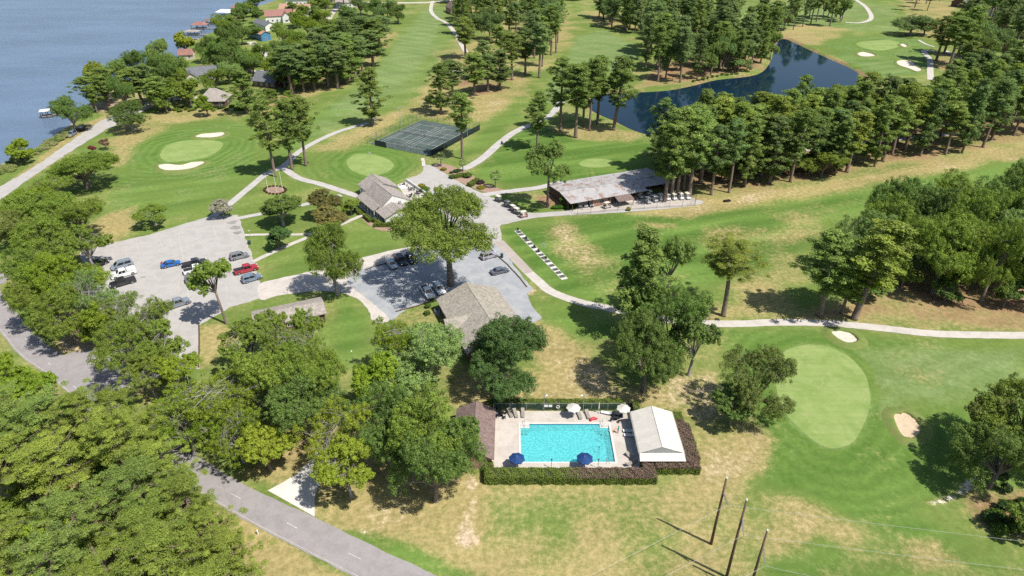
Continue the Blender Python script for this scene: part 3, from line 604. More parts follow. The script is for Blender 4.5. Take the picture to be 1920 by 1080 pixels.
# pine, 24 m tall
def pine(seed, bare=.4, rad=3.6, br=30, per=120, cl=5, leaf=.2, round_=.4, tuft=.85, taper=1.0):
    rs = np.random.RandomState(seed); H = 24.0; C, CR = [], []; mb = MB()
    bend = rs.normal(size=2) * .35
    axis_ = lambda f: Vector((bend[0] * f * f * 2, bend[1] * f * f * 2, H * f))
    mb.tube([axis_(f) for f in (-.01, .02, .25, .5, .75, .93, .985)], [.42, .34, .29, .24, .17, .07, .02], 7)
    for i in range(br):
        f = bare + (1 - bare) * ((i + rs.rand() * 3 - 1) / br); f = max(f, bare * .85); f = min(f, .985); q = max(0, (f - bare) / (1 - bare))
        env = (min(1, q / round_) ** .5 if q < round_ else (1 - ((q - round_) / (1 - round_)) ** 1.7 * .88 * taper))
        ln = rad * env * (.35 + .8 * rs.rand() ** .8); a = 2.399 * i + rs.normal() * .35; o = axis_(f)
        d = Vector((math.cos(a), math.sin(a), .05 + .4 * q + rs.normal() * .22)).normalized(); tip = o + d * ln
        if ln > .8: mb.tube([o, o.lerp(tip, .6) + Vector((0, 0, -.06 * ln)), tip], [.075, .05, .02], 4, False)
        for k in range(cl):
            g_ = .42 + .62 * (k + rs.rand() * .6) / cl; s = rs.normal(size=3) * .42 * (1 + .12 * ln)
            C.append(np.array(o + d * ln * g_) + s); CR.append(tuft * (.45 + .65 * rs.rand()))
    for k in range(5): C.append(np.array(axis_(.985)) + rs.normal(size=3) * np.array([.6, .6, .35])); CR.append(tuft * .75)
    P, N, sz, ti = cloud(C, CR, per, leaf, rs, .8, .2, rand=.9, inner=.3)
    ce = np.repeat(np.asarray(C), per, 0); al = unit(P - ce + np.array([0, 0, .12]) + rs.normal(size=P.shape) * .22); N = unit(np.cross(al, rs.normal(size=P.shape)) * .6 + unit(P - ce) * .7 + np.array([0, 0, .25]))
    crown = leaf_mesh('crown', P, N, sz, ti, M['needle'], .34, rs, al); crown['rad'] = float(np.percentile(np.hypot(P[:, 0], P[:, 1]), 94)); crown['top'] = float(P[:, 2].max())
    return [('crown', crown, (0, 0, 0), [], None), ('trunk', mb.mesh('trunk', M['pinebark'], smooth=True), (0, 0, 0), [], (1, 1, 1))]
def bush(seed, per=70, n=26, leaf=.10):                # 1 m radius, 1.6 m tall
    rs = np.random.RandomState(seed); u = unit(rs.normal(size=(n, 3))); u[:, 2] = np.abs(u[:, 2])
    C = u * np.array([.68, .68, .85]) * (.75 + .3 * rs.rand(n, 1)) + np.array([0, 0, .45]); P, N, sz, ti = cloud(C, .34, per, leaf, rs, .85)
    mb = MB(); limbs(mb, (0, 0, -.05), [tuple(c) for c in C[:7]], .04, rs, 0, 4)
    return [('foliage', leaf_mesh('foliage', P, N, sz, ti, M['leaf'], .6, rs), (0, 0, 0), [], None), ('stem', mb.mesh('stem', M['bark']), (0, 0, 0), [], (1, 1, 1))]
def palm(seed):                                         # 5 m cabbage palm
    rs = np.random.RandomState(seed); mb = MB(); mb.tube([(0, 0, -.1), (.03, 0, 1.6), (.05, .02, 3.4)], [.2, .17, .19], 8)
    P, N, A, S_, T = [], [], [], [], []
    for i in range(26):
        a = 2.399 * i; e = 1.2 - 1.9 * i / 26 + rs.normal() * .1; d = np.array([math.cos(a) * math.cos(e), math.sin(a) * math.cos(e), math.sin(e)])
        side = np.array([-math.sin(a), math.cos(a), 0]); tip = np.array([.05, .02, 3.5]) + d * .95
        for k in range(11):
            q = (k - 5) / 5 * 1.15; v = unit(d * math.cos(q) + side * math.sin(q) - np.array([0, 0, .22 * abs(q)])); P.append(tip + v * .45); A.append(v); N.append(unit(np.cross(v, side) + np.array([0, 0, .3]))); S_.append(.5); T.append(.35 + .35 * (1 - i / 26) + rs.rand() * .2)
    crown = leaf_mesh('fronds', np.array(P), unit(np.array(N)), np.array(S_), np.array(T), M['leaf'], .11, rs, np.array(A))
    return [('fronds', crown, (0, 0, 0), [], None), ('trunk', mb.mesh('trunk', M['palebark'], smooth=True), (0, 0, 0), [], (1, 1, 1))]
OAK = [oak(12, 20, 16, crag=.34), oak(13, 15, 20, squat=1.0), oak(15, 17, 18, rx=1.15, crag=.32), oak(16, 21, 15, squat=.95, crag=.36, trunk_h=2.6)]
BIGO = [oak(91, 26, 27, 88, .105, 1, .72, 3.2, 'bark', 1.0, .30, -.6, 8.0, 14.0, .62), oak(92, 30, 24, 88, .105, 1, .66, 3.0, 'bark', 1.1, .36, -.5, 8.0, 13.0, .60), oak(93, 24, 29, 88, .105, 1, .85, 3.0, 'bark', .95, .32, -.7, 7.5, 15.0, .62)]
BIGS = [oak(94, 28, 22, 80, .10, .8, .55, 3.2, 'palebark', 1.1, .42, -.3, 8.5, 12.5, .55), oak(95, 30, 21, 80, .10, .8, .62, 3.2, 'palebark', 1.0, .44, -.4, 8.0, 13.0, .55)]
LOLLY = [oak(101, 17, 19, 110, .125, 1, .72, 7.6, 'bark', 1.0, .40, -.6, 4.8, 15.0), oak(102, 15, 19, 110, .125, 1, .8, 7.2, 'bark', 1.1, .44, -.7, 4.8, 15.0)]
BIGT = [oak(103, 36, 24, 84, .10, 1, .55, 6.6, 'bark', 1.0, .26, -.55, 8.0, 15.0, .62)]
BIGD = [oak(96, 34, 22, 88, .095, 1, .72, 2.6, 'palebark', 1.0, .14, -.5, 8.0, 13.0, .55)]
OPEN = [oak(21, 17, 15, 140, .13, .8, .6, 3.0, 'palebark', 1.1, .42, -.2), oak(22, 18, 14, 140, .13, .8, .7, 3.2, 'palebark', 1.0, .46, -.4), oak(23, 16, 15, 140, .13, .8, .75, 3.4, 'palebark', 1.0, .4, -.5)]
DOME = [oak(31, 22, 19, 100, .14, 1, .8, 2.8, 'palebark', 1.0, .10), oak(32, 20, 19, 100, .145, 1, .95, 2.2, 'bark', 1.0, .12)]
TALLP = [pine(41), pine(42, .46, 3.3, 30), pine(43, .34, 3.9, 36), pine(44, .5, 3.6, 28, round_=.45), pine(46, .4, 4.2, 34, round_=.5)]
WIDEP = [pine(51, .55, 5.2, 48, 230, 4, .105, .4, .74, 1.0), pine(52, .5, 5.0, 50, 230, 4, .105, .35, .74, 1.0), pine(53, .6, 5.4, 46, 230, 4, .105, .45, .76, .95)]
LOWP = [pine(61, .14, 3.9, 40, 115, 5, .21, .3), pine(62, .2, 3.6, 40, 115, 5, .21, .3)]
BUSH = [bush(71), bush(72), bush(73)]; PALM = [palm(81), palm(82)]
KINDS = {'lolly': (LOLLY, 15, 5), 'spread': (BIGT, 15, 8), 'oak': (OAK, 12, 5), 'open': (OPEN, 12, 5), 'dome': (DOME, 12, 5), 'pine': (TALLP, 24, 3.6), 'wide': (WIDEP, 24, 5.2), 'low': (LOWP, 24, 3.9)}
TC = {'mid': (.192, .270, .042), 'dark': (.138, .218, .050), 'deep': (.100, .182, .052), 'pale': (.215, .315, .100), 'yel': (.250, .305, .030), 'lime': (.205, .288, .026),
      'olive': (.175, .215, .056), 'bronze': (.170, .160, .050), 'pine': (.200, .280, .068), 'pinel': (.232, .300, .055), 'pined': (.165, .245, .080), 'far': (.195, .275, .100)}
BIG = {'oak': BIGO, 'open': BIGS, 'dome': BIGD}
TRG = random.Random(5); PLACED = []
def tree(kind, p, h, r, col, label, group=None, name=None, lean=None, v=None):
    vs, h0, r0 = KINDS[kind]
    if r > 5.3 and kind in BIG: vs = BIG[kind]
    pr = vs[TRG.randrange(len(vs)) if v is None else v % len(vs)]
    r0, h0 = pr[0][1]['rad'], pr[0][1]['top']
    c = TC[col] if isinstance(col, str) else col; j = [TRG.uniform(.95, 1.05) for _ in range(2)]; c = (c[0] * j[0], c[1] * j[1] ** .6, c[2] * j[1])
    nm = name or ('pine_tree' if kind in ('pine', 'wide', 'low') else 'oak_tree')
    PLACED.append((p[0], p[1], r))
    return spawn(nm, pr, (p[0], p[1], -.02), TRG.uniform(0, 6.28), (r / r0, r / r0, h / h0), c, label, 'tree', group, lean)
def tb(kind, bx, by, ty, rpx, col, label, **k):          # by foot and top
    p = at(bx, by); return tree(kind, p, height_of(p, ty), rpx * mpp(p), col, label, **k)
def tcn(kind, cx, cy, rpx, h, col, label, f=.62, **k):   # by middle of the crown and height
    p = at(cx, cy, h * f); return tree(kind, (p.x, p.y, 0), h, rpx * mpp(p), col, label, **k)
def inside(p, poly):
    c = False; n = len(poly)
    for i in range(n):
        a, b = poly[i], poly[(i+1) % n]
        if (a[1] > p[1]) != (b[1] > p[1]) and p[0] < (b[0]-a[0]) * (p[1]-a[1]) / (b[1]-a[1]) + a[0]: c = not c
    return c
def wood(px, n, gap, kinds, hr, rr, cols, label, group, seed, name=None, z=0.0):
    rg = random.Random(seed); poly = [at(x, y, z).to_2d() for x, y in px]; xs = [p[0] for p in poly]; ys = [p[1] for p in poly]; done = []; tries = 0
    while len(done) < n and tries < n * 60:
        tries += 1; p = (rg.uniform(min(xs), max(xs)), rg.uniform(min(ys), max(ys)))
        if not inside(p, poly) or any((p[0]-q[0])**2 + (p[1]-q[1])**2 < gap*gap for q in done): continue
        if abs(p[0] / (p[1] * CT + CAM_H * ST)) > .86: continue
        done.append(p)
    ang = [p[0] / p[1] for p in done]; so_ = sorted(ang); sd = sorted(p[1] for p in done); cnt = {}
    for p in done:
        k = rg.choice(kinds); pn = k in ('pine', 'wide', 'low'); lb = label if isinstance(label, str) else label[0 if pn else 1]
        if len(done) > 8:
            i = so_.index(p[0] / p[1]) * 3 // len(done); j = sd.index(p[1]) * 3 // len(done)
            if len(done) > 60: lb += ', ' + ('front', 'middle', 'back')[j] + ' ' + ('far left', 'left', 'centre', 'right', 'far right')[so_.index(p[0] / p[1]) * 5 // len(done)]
            elif len(done) > 14: lb += ', ' + ('front', 'middle', 'back')[j] + ' ' + ('left', 'centre', 'right')[i]
            else: lb += ', ' + ('left', 'centre', 'right')[i]
        tree(k, p, rg.uniform(*hr) * (1 if pn else .68), rg.uniform(*rr) * (1 if pn else 1.25), rg.choice(cols), lb, group=group if isinstance(label, str) else group + (' (pines)' if pn else ' (broadleaf)'), name=name, lean=(rg.gauss(0, .025), rg.gauss(0, .025)))
    return done
# ================================================================== TREES: where they stand
# --- single trees by the lawns and lots
tb('spread', 845, 535, 370, 92, (.165, .225, .040), 'huge spreading oak shading the gravel car park')
tb('dome', 633, 553, 420, 48, 'mid', 'upright broadleaf tree beside the lane between car parks', v=1)
tb('lolly', 425, 607, 486, 40, 'mid', 'tree with long bare leaning trunk at car park corner', lean=(.0, -.10), v=0)
tcn('dome', 525, 388, 34, 9.5, 'dark', 'round dark green tree below the flagpoles', v=0)
tcn('dome', 520, 441, 23, 7, 'deep', 'small very dark conical tree on the walkway lawn', v=1)
tcn('dome', 608, 374, 30, 9, 'bronze', 'bronze tinged round tree farther from the forked walk', v=1)
tcn('dome', 618, 408, 31, 9, 'bronze', 'bronze tinged round tree right at the walkway fork', v=0)
tcn('dome', 657, 385, 16, 5, 'mid', 'rounded evergreen beside the clubhouse porch', v=0)
tcn('open', 286, 402, 33, 5.5, 'mid', 'low spreading ornamental tree alone above the car park', v=0)
tcn('dome', 415, 387, 19, 5.5, (.42, .40, .33), 'white flowering crape myrtle at the car park corner', name='crape_myrtle', v=0)
tcn('dome', 240, 210, 34, 12, 'dark', 'dense round oak beside the lakeside lane', v=2)
tcn('dome', 130, 205, 33, 14, 'dark', 'leafy tree on the lake edge by the small dock', v=4)
tcn('dome', 38, 278, 22, 9, 'lime', 'bright conical shrubby tree among the lakeside reeds', v=1)
tcn('dome', 343, 76, 18, 14, 'yel', 'yellow green conical tree standing against the lake', v=1)
tcn('dome', 383, 193, 14, 9, 'lime', 'bright green conical evergreen by the hip roofed house', v=1)
tcn('open', 196, 268, 10, 4, (.16, .07, .05), 'small reddish tree beside the lakeside lane', name='maple_tree', v=1)
tcn('dome', 172, 278, 7, 3, (.20, .04, .06), 'small crimson flowering shrub beside the lakeside lane', name='crape_myrtle', v=0)
for i, (bx, by, ty, l) in enumerate(((516, 331, 183, 'leftmost of the three pines by the flagpoles'), (548, 318, 180, 'middle one of the three pines by the flagpoles'), (574, 311, 178, 'rightmost of the three pines by the flagpoles'))):
    tb('pine', bx, by, ty, 26, 'pine', 'tall bare trunked pine, ' + l, v=i * 2, group='three pines by the flagpoles')
tb('low', 699, 235, 126, 27, 'pine', 'pine with foliage low down beside the tennis fence', v=0)
tb('pine', 867, 298, 173, 22, 'pine', 'slender tall pine between tennis court and palms', v=1)
tb('pine', 1007, 281, 172, 24, 'pine', 'lone pine standing beside the winding cart path', v=4)
tb('lolly', 1026, 389, 264, 40, 'pine', 'ragged pine at the near end of cart barn', v=1)
tb('wide', 1356, 592, 446, 57, 'pinel', 'lone flat topped pine on the driving range edge', v=2)
for i, (bx, by, ty, r) in enumerate(((1246, 378, 225, 34), (1258, 372, 200, 36), (1292, 368, 205, 38))): tb('pine', bx, by, ty, r, 'pine', 'pine rising among the carts by the barn, %s one' % ('left', 'middle', 'right')[i], group='pines among the carts', v=i + 2)
tb('low', 1197, 622, 430, 50, 'pine', 'tall pine rising behind the big oaks mid course', v=0)
tcn('lolly', 1262, 478, 42, 20, 'pine', 'tall ragged tree behind the twin crowned oak', f=.75, v=1)
tcn('oak', 1205, 535, 44, 17, 'dark', 'dark round topped tree over the bend of the path', f=.7, v=0)
tcn('oak', 1262, 592, 74, 18, 'dark', 'broad dark oak standing across the concrete path', f=.66, v=1)
tcn('oak', 1215, 665, 64, 16, 'dark', 'dense dark oak above the pool pavilion', f=.55, v=3)
tcn('open', 1300, 650, 45, 14, 'dark', 'thin crowned oak limb tree right of dense oak', f=.5, v=2)
tcn('oak', 1418, 705, 70, 14, 'olive', 'leaning olive green oak beside the large green', f=.66, lean=(0, .14), v=4)
tcn('oak', 1375, 765, 38, 8, 'dark', 'low dark oak at the foot of the olive oak', f=.5, v=0)
tcn('oak', 1888, 846, 86, 13.5, 'dark', 'big oak casting a wide shadow on the fairway', f=.6, v=1)
tcn('open', 1856, 785, 42, 12, 'olive', 'thin outer oak beside the round bunker', f=.6, v=0)
tcn('oak', 1935, 790, 90, 16, 'mid', 'tall oak cut by the right edge of view', f=.6, v=2)
tcn('oak', 1930, 972, 38, 6, 'mid', 'bright low tree under the big fairway oak', f=.6, v=3)
# --- oaks about the hall, pool and road
tcn('oak', 950, 638, 72, 16, 'deep', 'deep green oak beside the hall gable', f=.62, v=0)
tcn('oak', 945, 705, 60, 13, 'deep', 'deep green oak nearest the pool fence', f=.5, v=3)
tcn('dome', 795, 665, 84, 14, 'pale', 'pale green domed tree beside the shingled hall', f=.6, v=0)
tcn('open', 738, 640, 54, 14, 'lime', 'light green tree left of the pale dome', f=.6, v=1)
tcn('oak', 716, 712, 50, 12, 'lime', 'bright green tree below the pale dome', f=.6, v=1)
tcn('open', 505, 606, 34, 12, 'mid', 'left small crown reaching over the shelter roof', f=.7, v=1)
tcn('open', 574, 606, 30, 12, 'mid', 'right small crown reaching over the shelter roof', f=.7, v=2)
tcn('open', 545, 648, 66, 14, 'mid', 'open crowned oak hiding the small shelter roof', f=.62, v=0)
tcn('open', 462, 640, 50, 12, 'mid', 'open crowned oak left of the shelter', f=.62, v=2)
tcn('oak', 576, 690, 66, 15, 'mid', 'full oak in the middle of the oak grove', f=.62, v=4)
tcn('oak', 500, 700, 75, 15, 'mid', 'full oak on the left of the oak grove', f=.6, v=1)
tcn('oak', 570, 755, 70, 13, 'dark', 'darker oak on the lower edge of the grove', f=.55, v=2)
tcn('open', 385, 752, 108, 13, 'lime', 'wide vivid green tree over the roadside', f=.62, v=0)
tcn('open', 345, 790, 72, 12, 'lime', 'vivid green tree leaning over the shaded road', f=.62, v=1)
tcn('open', 440, 805, 62, 12, 'lime', 'vivid green tree with pale branches by the road', f=.62, v=2)
tcn('oak', 497, 838, 48, 10, 'yel', 'yellow green tree beside the concrete drive', f=.55, v=0)
tcn('open', 640, 815, 72, 14, 'yel', 'sprawling yellow green tree over the concrete drive', f=.6, v=1)
tcn('open', 650, 880, 58, 11, 'yel', 'lower yellow green tree over the concrete drive', f=.55, v=0)
tcn('oak', 720, 790, 72, 15, 'dark', 'tall dark oak behind the drive', f=.62, v=1)
tcn('oak', 812, 800, 76, 17, 'mid', 'large full oak left of the pool house', f=.62, v=2)
tcn('oak', 812, 875, 84, 15, 'dark', 'dark dense oak on the dry lawn', f=.5, v=4)
tcn('oak', 855, 835, 44, 12, 'dark', 'dark oak touching the pool house roof', f=.5, v=0)
# --- oaks along the left road and car park
for i, (x, y, r, h, c, k) in enumerate(((152, 312, 62, 12, 'mid', 'oak'), (92, 352, 40, 10, 'mid', 'open'), (48, 375, 42, 11, 'lime', 'oak'), (75, 385, 58, 13, 'mid', 'oak'), (140, 405, 52, 13, 'mid', 'oak'), (35, 420, 48, 12, 'olive', 'oak'),
        (95, 450, 60, 14, 'mid', 'oak'), (160, 455, 38, 12, 'mid', 'open'), (55, 500, 55, 13, 'mid', 'oak'), (125, 520, 62, 14, 'lime', 'oak'), (60, 560, 50, 12, 'mid', 'oak'), (165, 550, 48, 13, 'pale', 'open'), (115, 590, 55, 12, 'mid', 'oak'), (180, 600, 36, 11, 'lime', 'oak'),
        (225, 590, 52, 12, 'mid', 'open'), (285, 600, 50, 12, 'mid', 'open'), (245, 650, 62, 13, 'mid', 'oak'), (300, 640, 40, 11, 'mid', 'open'), (330, 700, 42, 10, 'lime', 'open'), (280, 705, 40, 9, 'mid', 'open'))):
    tcn(k, x, y, r, h, c, 'leafy oak between road and car park, ' + ('topmost, over the lane', 'second from the top', 'at the far left top', 'third from the top', 'overhanging the car park top corner', 'upper one at the left edge', 'in the middle of the row', 'thin one at the car park edge', 'lower one at the left edge', 'bright one above the parked row', 'over the road bend', 'pale thin one beside the parked row', 'above the bare dirt', 'small bright one by the dirt', 'thin one over the grey pickup', 'open one right of the grey pickup', 'largest one over the junction', 'thin one beside the drive', 'bright one at the drive end', 'lowest one at the junction')[i], group='oaks between the road and the car park', v=i)
# --- pine canopy in the lower left corner
wood([(-60, 770), (60, 775), (160, 775), (215, 810), (255, 860), (270, 905), (320, 945), (350, 990), (375, 1040), (410, 1100), (430, 1180), (-120, 1200)], 36, 6.6, ['wide'], (15.5, 20), (4.3, 6.0), ['pinel', 'pinel', 'pine'], 'broad pine in the dense canopy at the lower left', 'pines at the lower left', 31, z=13)
for i, (x, y, r) in enumerate(((10, 712, 45), (60, 725, 38), (-20, 680, 36), (5, 760, 45))): tcn('oak', x, y, r, 10, 'lime', 'bright broadleaf tree at the road edge among the pines', group='broadleaf trees by the road bend', v=i)
wood([(0, 780), (240, 800), (380, 960), (430, 1080), (0, 1100)], 16, 6.5, ['oak'], (9, 12), (2.6, 3.4), ['lime', 'mid'], 'bright understorey tree below the corner pines', 'understorey below the corner pines', 32, z=5)
# --- wood on the right
for i, (bx, by, ty, r, c) in enumerate(((1537, 593, 432, 46, 'pine'), (1577, 587, 505, 30, 'pinel'), (1601, 598, 412, 56, 'pinel'))):
    tb('pine', bx, by, ty, r, c, ('tall pine leftmost of three at the wood corner', 'short pine between two tall ones at the wood corner', 'tall leaning pine rightmost of three at wood corner')[i], group='three pines at the wood corner', lean=(0, .05 * i), v=(2, 0, 5)[i])
wood([(1640, 545), (1700, 555), (1830, 570), (1950, 585), (2050, 540), (2050, 440), (1900, 430), (1760, 440), (1650, 465), (1600, 520)], 30, 7.4, ['oak', 'oak', 'dome', 'oak'], (25, 31), (5.0, 6.4), ['mid', 'dark', 'dark', 'mid', 'pale'], 'tall broadleaf tree in the dense wood at right', 'broadleaf wood at the right', 33)
wood([(1610, 575), (1660, 560), (1860, 580), (1940, 570), (1940, 520), (1640, 530)], 9, 7, ['oak'], (7, 11), (2, 3), ['dark', 'mid'], 'low understorey tree at the edge of right wood', 'understorey of the right wood', 34)
# --- long row of pines below the pond
wood([(1235, 300), (1300, 285), (1400, 270), (1500, 262), (1600, 254), (1700, 248), (1800, 236), (1960, 212), (2040, 225), (1905, 262), (1800, 288), (1715, 299), (1650, 316), (1600, 324), (1530, 337), (1450, 347), (1340, 368), (1275, 385), (1225, 350)], 90, 5.6, ['pine', 'pine', 'pine', 'low'], (18, 26), (3.6, 5.8), ['pine', 'pine', 'pinel', 'pined'], 'tall pine in the long row below the pond', 'pines in the long row below the pond', 35)
wood([(1300, 345), (1500, 322), (1600, 312), (1640, 305), (1500, 300), (1320, 320)], 9, 7, ['oak'], (9, 13), (2.4, 3.2), ['mid', 'dark'], 'small broadleaf tree under the long row of pines', 'broadleaf trees under the long pine row', 36)
tcn('oak', 1545, 305, 38, 9, 'mid', 'rounded broadleaf tree in front of the pine row', f=.55, v=3)
# --- pines by the pond and cart path
for i, (bx, by, ty, r, ln) in enumerate(((1050, 246, 106, 26, 0), (1079, 258, 118, 27, 0), (1093, 236, 116, 25, 0), (1105, 245, 106, 24, 0), (1120, 231, 104, 27, 0), (1150, 244, 104, 30, .1))):
    tb('pine', bx, by, ty, r, 'pine', 'leaning pine at the pond edge' if ln else 'tall pine in the cluster between path and pond', group=None if ln else 'pines between the path and the pond', lean=(0, ln), v=i)
# --- clump behind the tennis court
for i, (bx, by, ty, r) in enumerate(((827, 214, 117, 24), (850, 195, 112, 24), (890, 179, 96, 26), (937, 168, 92, 24), (873, 110, 30, 22), (915, 172, 100, 22), (960, 150, 60, 20), (905, 150, 75, 22), (940, 120, 45, 20), (985, 140, 52, 22))):
    tb('low' if i in (0, 3) else 'pine', bx, by, ty, r, ('pine', 'pined')[i % 2], 'pine in the clump behind the tennis court', group='pines behind the tennis court', v=i)
tcn('oak', 807, 188, 9, 6, 'dark', 'small dark tree behind the tennis court', f=.5, v=1)
wood([(870, 100), (960, 90), (1040, 40), (1060, 10), (900, 5), (860, 40)], 34, 8, ['pine', 'low', 'oak', 'oak'], (21, 27), (4.6, 6.0), ['far', 'pine', 'pined'], ('pine in the upper middle between two fairways', 'broadleaf tree in the upper middle between two fairways'), 'trees between the two upper fairways', 37)
wood([(990, 140), (1010, 150), (1030, 110), (1060, 95), (1040, 70), (1000, 100)], 9, 6, ['pine'], (22, 27), (4.2, 5.4), ['far', 'pine'], 'pine left of the upper right fairway', 'pines left of the upper right fairway', 38)
wood([(1100, 30), (1250, 30), (1230, 70), (1160, 60)], 18, 8, ['pine', 'oak', 'low'], (22, 27), (4.2, 5.6), ['far', 'pine'], 'pine standing across the top of the upper fairway', 'pines across the top of the fairway', 39)
# --- wood above the pond
wood([(1205, 150), (1260, 160), (1330, 146), (1400, 136), (1440, 118), (1452, 70), (1400, 45), (1240, 30), (1215, 80)], 54, 6.6, ['pine', 'pine', 'pine', 'low', 'oak'], (24, 29), (4.6, 6.0), ['pine', 'pined', 'far'], ('tall pine in the wood above the pond', 'broadleaf tree in the wood above the pond'), 'wood above the pond', 40)
wood([(1360, 138), (1405, 134), (1400, 126), (1360, 130)], 3, 4, ['oak'], (8, 10), (2.4, 3.2), ['pale'], 'pale willowy tree on the far bank of the pond', 'willowy trees on the pond bank', 41)
wood([(1260, 10), (1390, 10), (1400, -40), (1220, -40)], 14, 10, ['oak', 'oak', 'pine'], (22, 27), (4.4, 6), ['far', 'pined'], ('pine at the top edge above the pond wood', 'broadleaf tree at the top edge above the pond wood'), 'trees at the top edge', 42)
wood([(1460, 62), (1500, 58), (1590, 52), (1590, 30), (1480, 30)], 16, 7, ['pine', 'pine', 'oak'], (20, 25), (3.2, 4.2), ['far', 'pine'], ('pine in the thin stand left of the upper path', 'broadleaf tree in the thin stand left of the upper path'), 'thin stand by the upper path', 43)
# --- upper right
tcn('dome', 1712, 46, 32, 13, 'far', 'broad dark rounded tree alone on upper fairway', f=.5, v=0)
tcn('dome', 1737, 50, 22, 10, 'far', 'second dark rounded tree beside the broad one', f=.5, v=1)
wood([(1710, 25), (1780, 20), (1800, -10), (1700, -15)], 12, 8, ['pine'], (19, 24), (2.8, 3.6), ['far'], 'thin pine beside the houses at upper right', 'thin pines by the upper right houses', 44)
for i, (bx, by, ty) in enumerate(((1755, 114, 28), (1779, 127, 30), (1805, 123, 10), (1770, 100, 20), (1795, 105, 18))): tb('pine', bx, by, ty, 22, 'pine', 'pine beside the split in the upper right path', group='pines at the split path', v=i)
wood([(1820, 130), (1870, 120), (1960, 110), (2000, 60), (1960, 0), (1830, 20), (1800, 60), (1810, 100)], 48, 7, ['pine', 'pine', 'oak', 'oak'], (21, 27), (5.0, 6.4), ['far', 'pine', 'pined'], ('pine in the wood at the upper right corner', 'broadleaf tree in the wood at the upper right corner'), 'wood at the upper right corner', 45)
wood([(1760, 225), (1900, 195), (2000, 190), (2000, 130), (1900, 140), (1800, 170), (1740, 190)], 16, 7, ['pine', 'low'], (19, 24), (4.6, 5.6), ['pine', 'pined'], 'pine on the shaded slope behind the long row', 'pines behind the long row', 46)
# --- by the lake and among the houses
for i, (x, y, r, h, k, c) in enumerate(((190, 150, 24, 15, 'pine', 'pine'), (175, 130, 16, 11, 'oak', 'yel'), (215, 135, 24, 16, 'oak', 'pine'), (240, 118, 24, 16, 'oak', 'dark'), (255, 150, 26, 15, 'pine', 'pine'), (280, 120, 26, 17, 'oak', 'dark'), (300, 98, 22, 16, 'oak', 'pine'), (225, 165, 22, 14, 'oak', 'dark'),
        (310, 140, 28, 16, 'oak', 'dark'), (335, 150, 22, 13, 'oak', 'mid'), (290, 165, 22, 13, 'pine', 'pine'), (325, 120, 20, 15, 'oak', 'pine'), (350, 165, 20, 11, 'oak', 'mid'), (305, 178, 20, 10, 'oak', 'mid'), (165, 165, 20, 13, 'pine', 'pine'), (270, 145, 20, 16, 'pine', 'pined'))):
    tcn(k, x, y, r * 1.12, h * 1.1, c, 'shoreline grove tree beside the lake, ' + ('pine at its outer left', 'yellowish one at the water', 'left of its middle', 'high one above the left part', 'pine in the middle', 'tallest one in the middle', 'highest one at the top', 'dark one low on the left', 'dark one right of the middle', 'broad one at the right end', 'pine low in the middle', 'high one at the right', 'lowest one at the right', 'low one over the lane', 'pine nearest the dock', 'dark pine behind the middle')[i], f=.66, group='shoreline grove', v=i)
tb('pine', 200, 206, 140, 17, 'pine', 'bare trunked pine beside the boat ramp', v=2); tb('pine', 183, 212, 158, 13, 'pine', 'smaller pine beside the boat ramp', v=4)
for i, (x, y, r, h, c) in enumerate(((400, 100, 20, 15, 'dark'), (425, 70, 22, 15, 'dark'), (415, 45, 20, 15, 'mid'), (440, 95, 24, 15, 'dark'), (385, 85, 18, 13, 'dark'), (425, 130, 22, 10, 'pale'), (400, 145, 22, 10, 'mid'), (355, 160, 18, 8, 'pale'), (460, 115, 16, 12, 'dark'), (450, 55, 16, 13, 'pine'), (530, 60, 20, 13, 'mid'), (555, 75, 22, 13, 'mid'), (575, 45, 20, 12, 'lime'), (600, 30, 18, 12, 'mid'), (520, 90, 18, 11, 'dark'), (600, 65, 16, 11, 'lime'), (545, 105, 18, 12, 'dark'), (475, 2, 18, 11, 'dark'), (620, 50, 16, 11, 'mid'), (560, 25, 12, 8, 'mid'))):
    tcn('oak', x, y, r * 1.12, h * 1.1, c, 'broadleaf tree among the lakeside houses, ' + ('dark one over the slate roof', 'dark one above the slate house', 'high one near the boathouses', 'broad dark one in the middle', 'dark one behind the faded red roof', 'pale one right of the slate roof', 'low one above the hip roof', 'pale low one at the left', 'narrow dark one in the middle', 'one beside the blue building', 'one right of the blue building', 'one left of the two storey house', 'bright one behind', 'one beside the orange roof', 'dark one below the blue building', 'small bright one at the right', 'dark one above the dark brick house', 'dark one at the water top', 'one at the far right', 'smallest one by the orange roof')[i], group='broadleaf trees among the houses', v=i)
for i, (bx, by, ty) in enumerate(((463, 212, 128), (548, 178, 85), (570, 172, 95), (590, 169, 90), (616, 163, 80), (634, 166, 85), (650, 157, 75), (667, 143, 60), (681, 140, 70), (655, 150, 65), (700, 125, 55), (712, 98, 30), (703, 105, 35), (640, 140, 60), (610, 140, 62), (580, 150, 75), (680, 100, 30), (560, 160, 80), (625, 120, 45), (650, 110, 35), (600, 120, 50), (535, 165, 95), (665, 80, 15))):
    tb('pine' if i % 3 else 'low', bx, by, ty, 25, ('pine', 'pined', 'far')[i % 3], 'pine with low boughs beside the hip roofed house' if i == 0 else 'pine along the fairway edge by the houses, ' + ('near left', 'near', 'middle', 'far', 'far right')[min(4, i // 5)] + ' part', group=None if i == 0 else 'pines along the fairway by the houses', v=i)
for i, (x, y, r, h) in enumerate(((745, 22, 18, 12), (725, 12, 20, 13), (700, 10, 18, 13), (675, 8, 18, 12), (650, 20, 16, 12), (715, 28, 16, 11))): tcn('oak', x, y, r, h, ('dark', 'pined')[i % 2], 'dark broadleaf tree at the top of the fairway', group='dark trees at the top of the fairway', v=i)
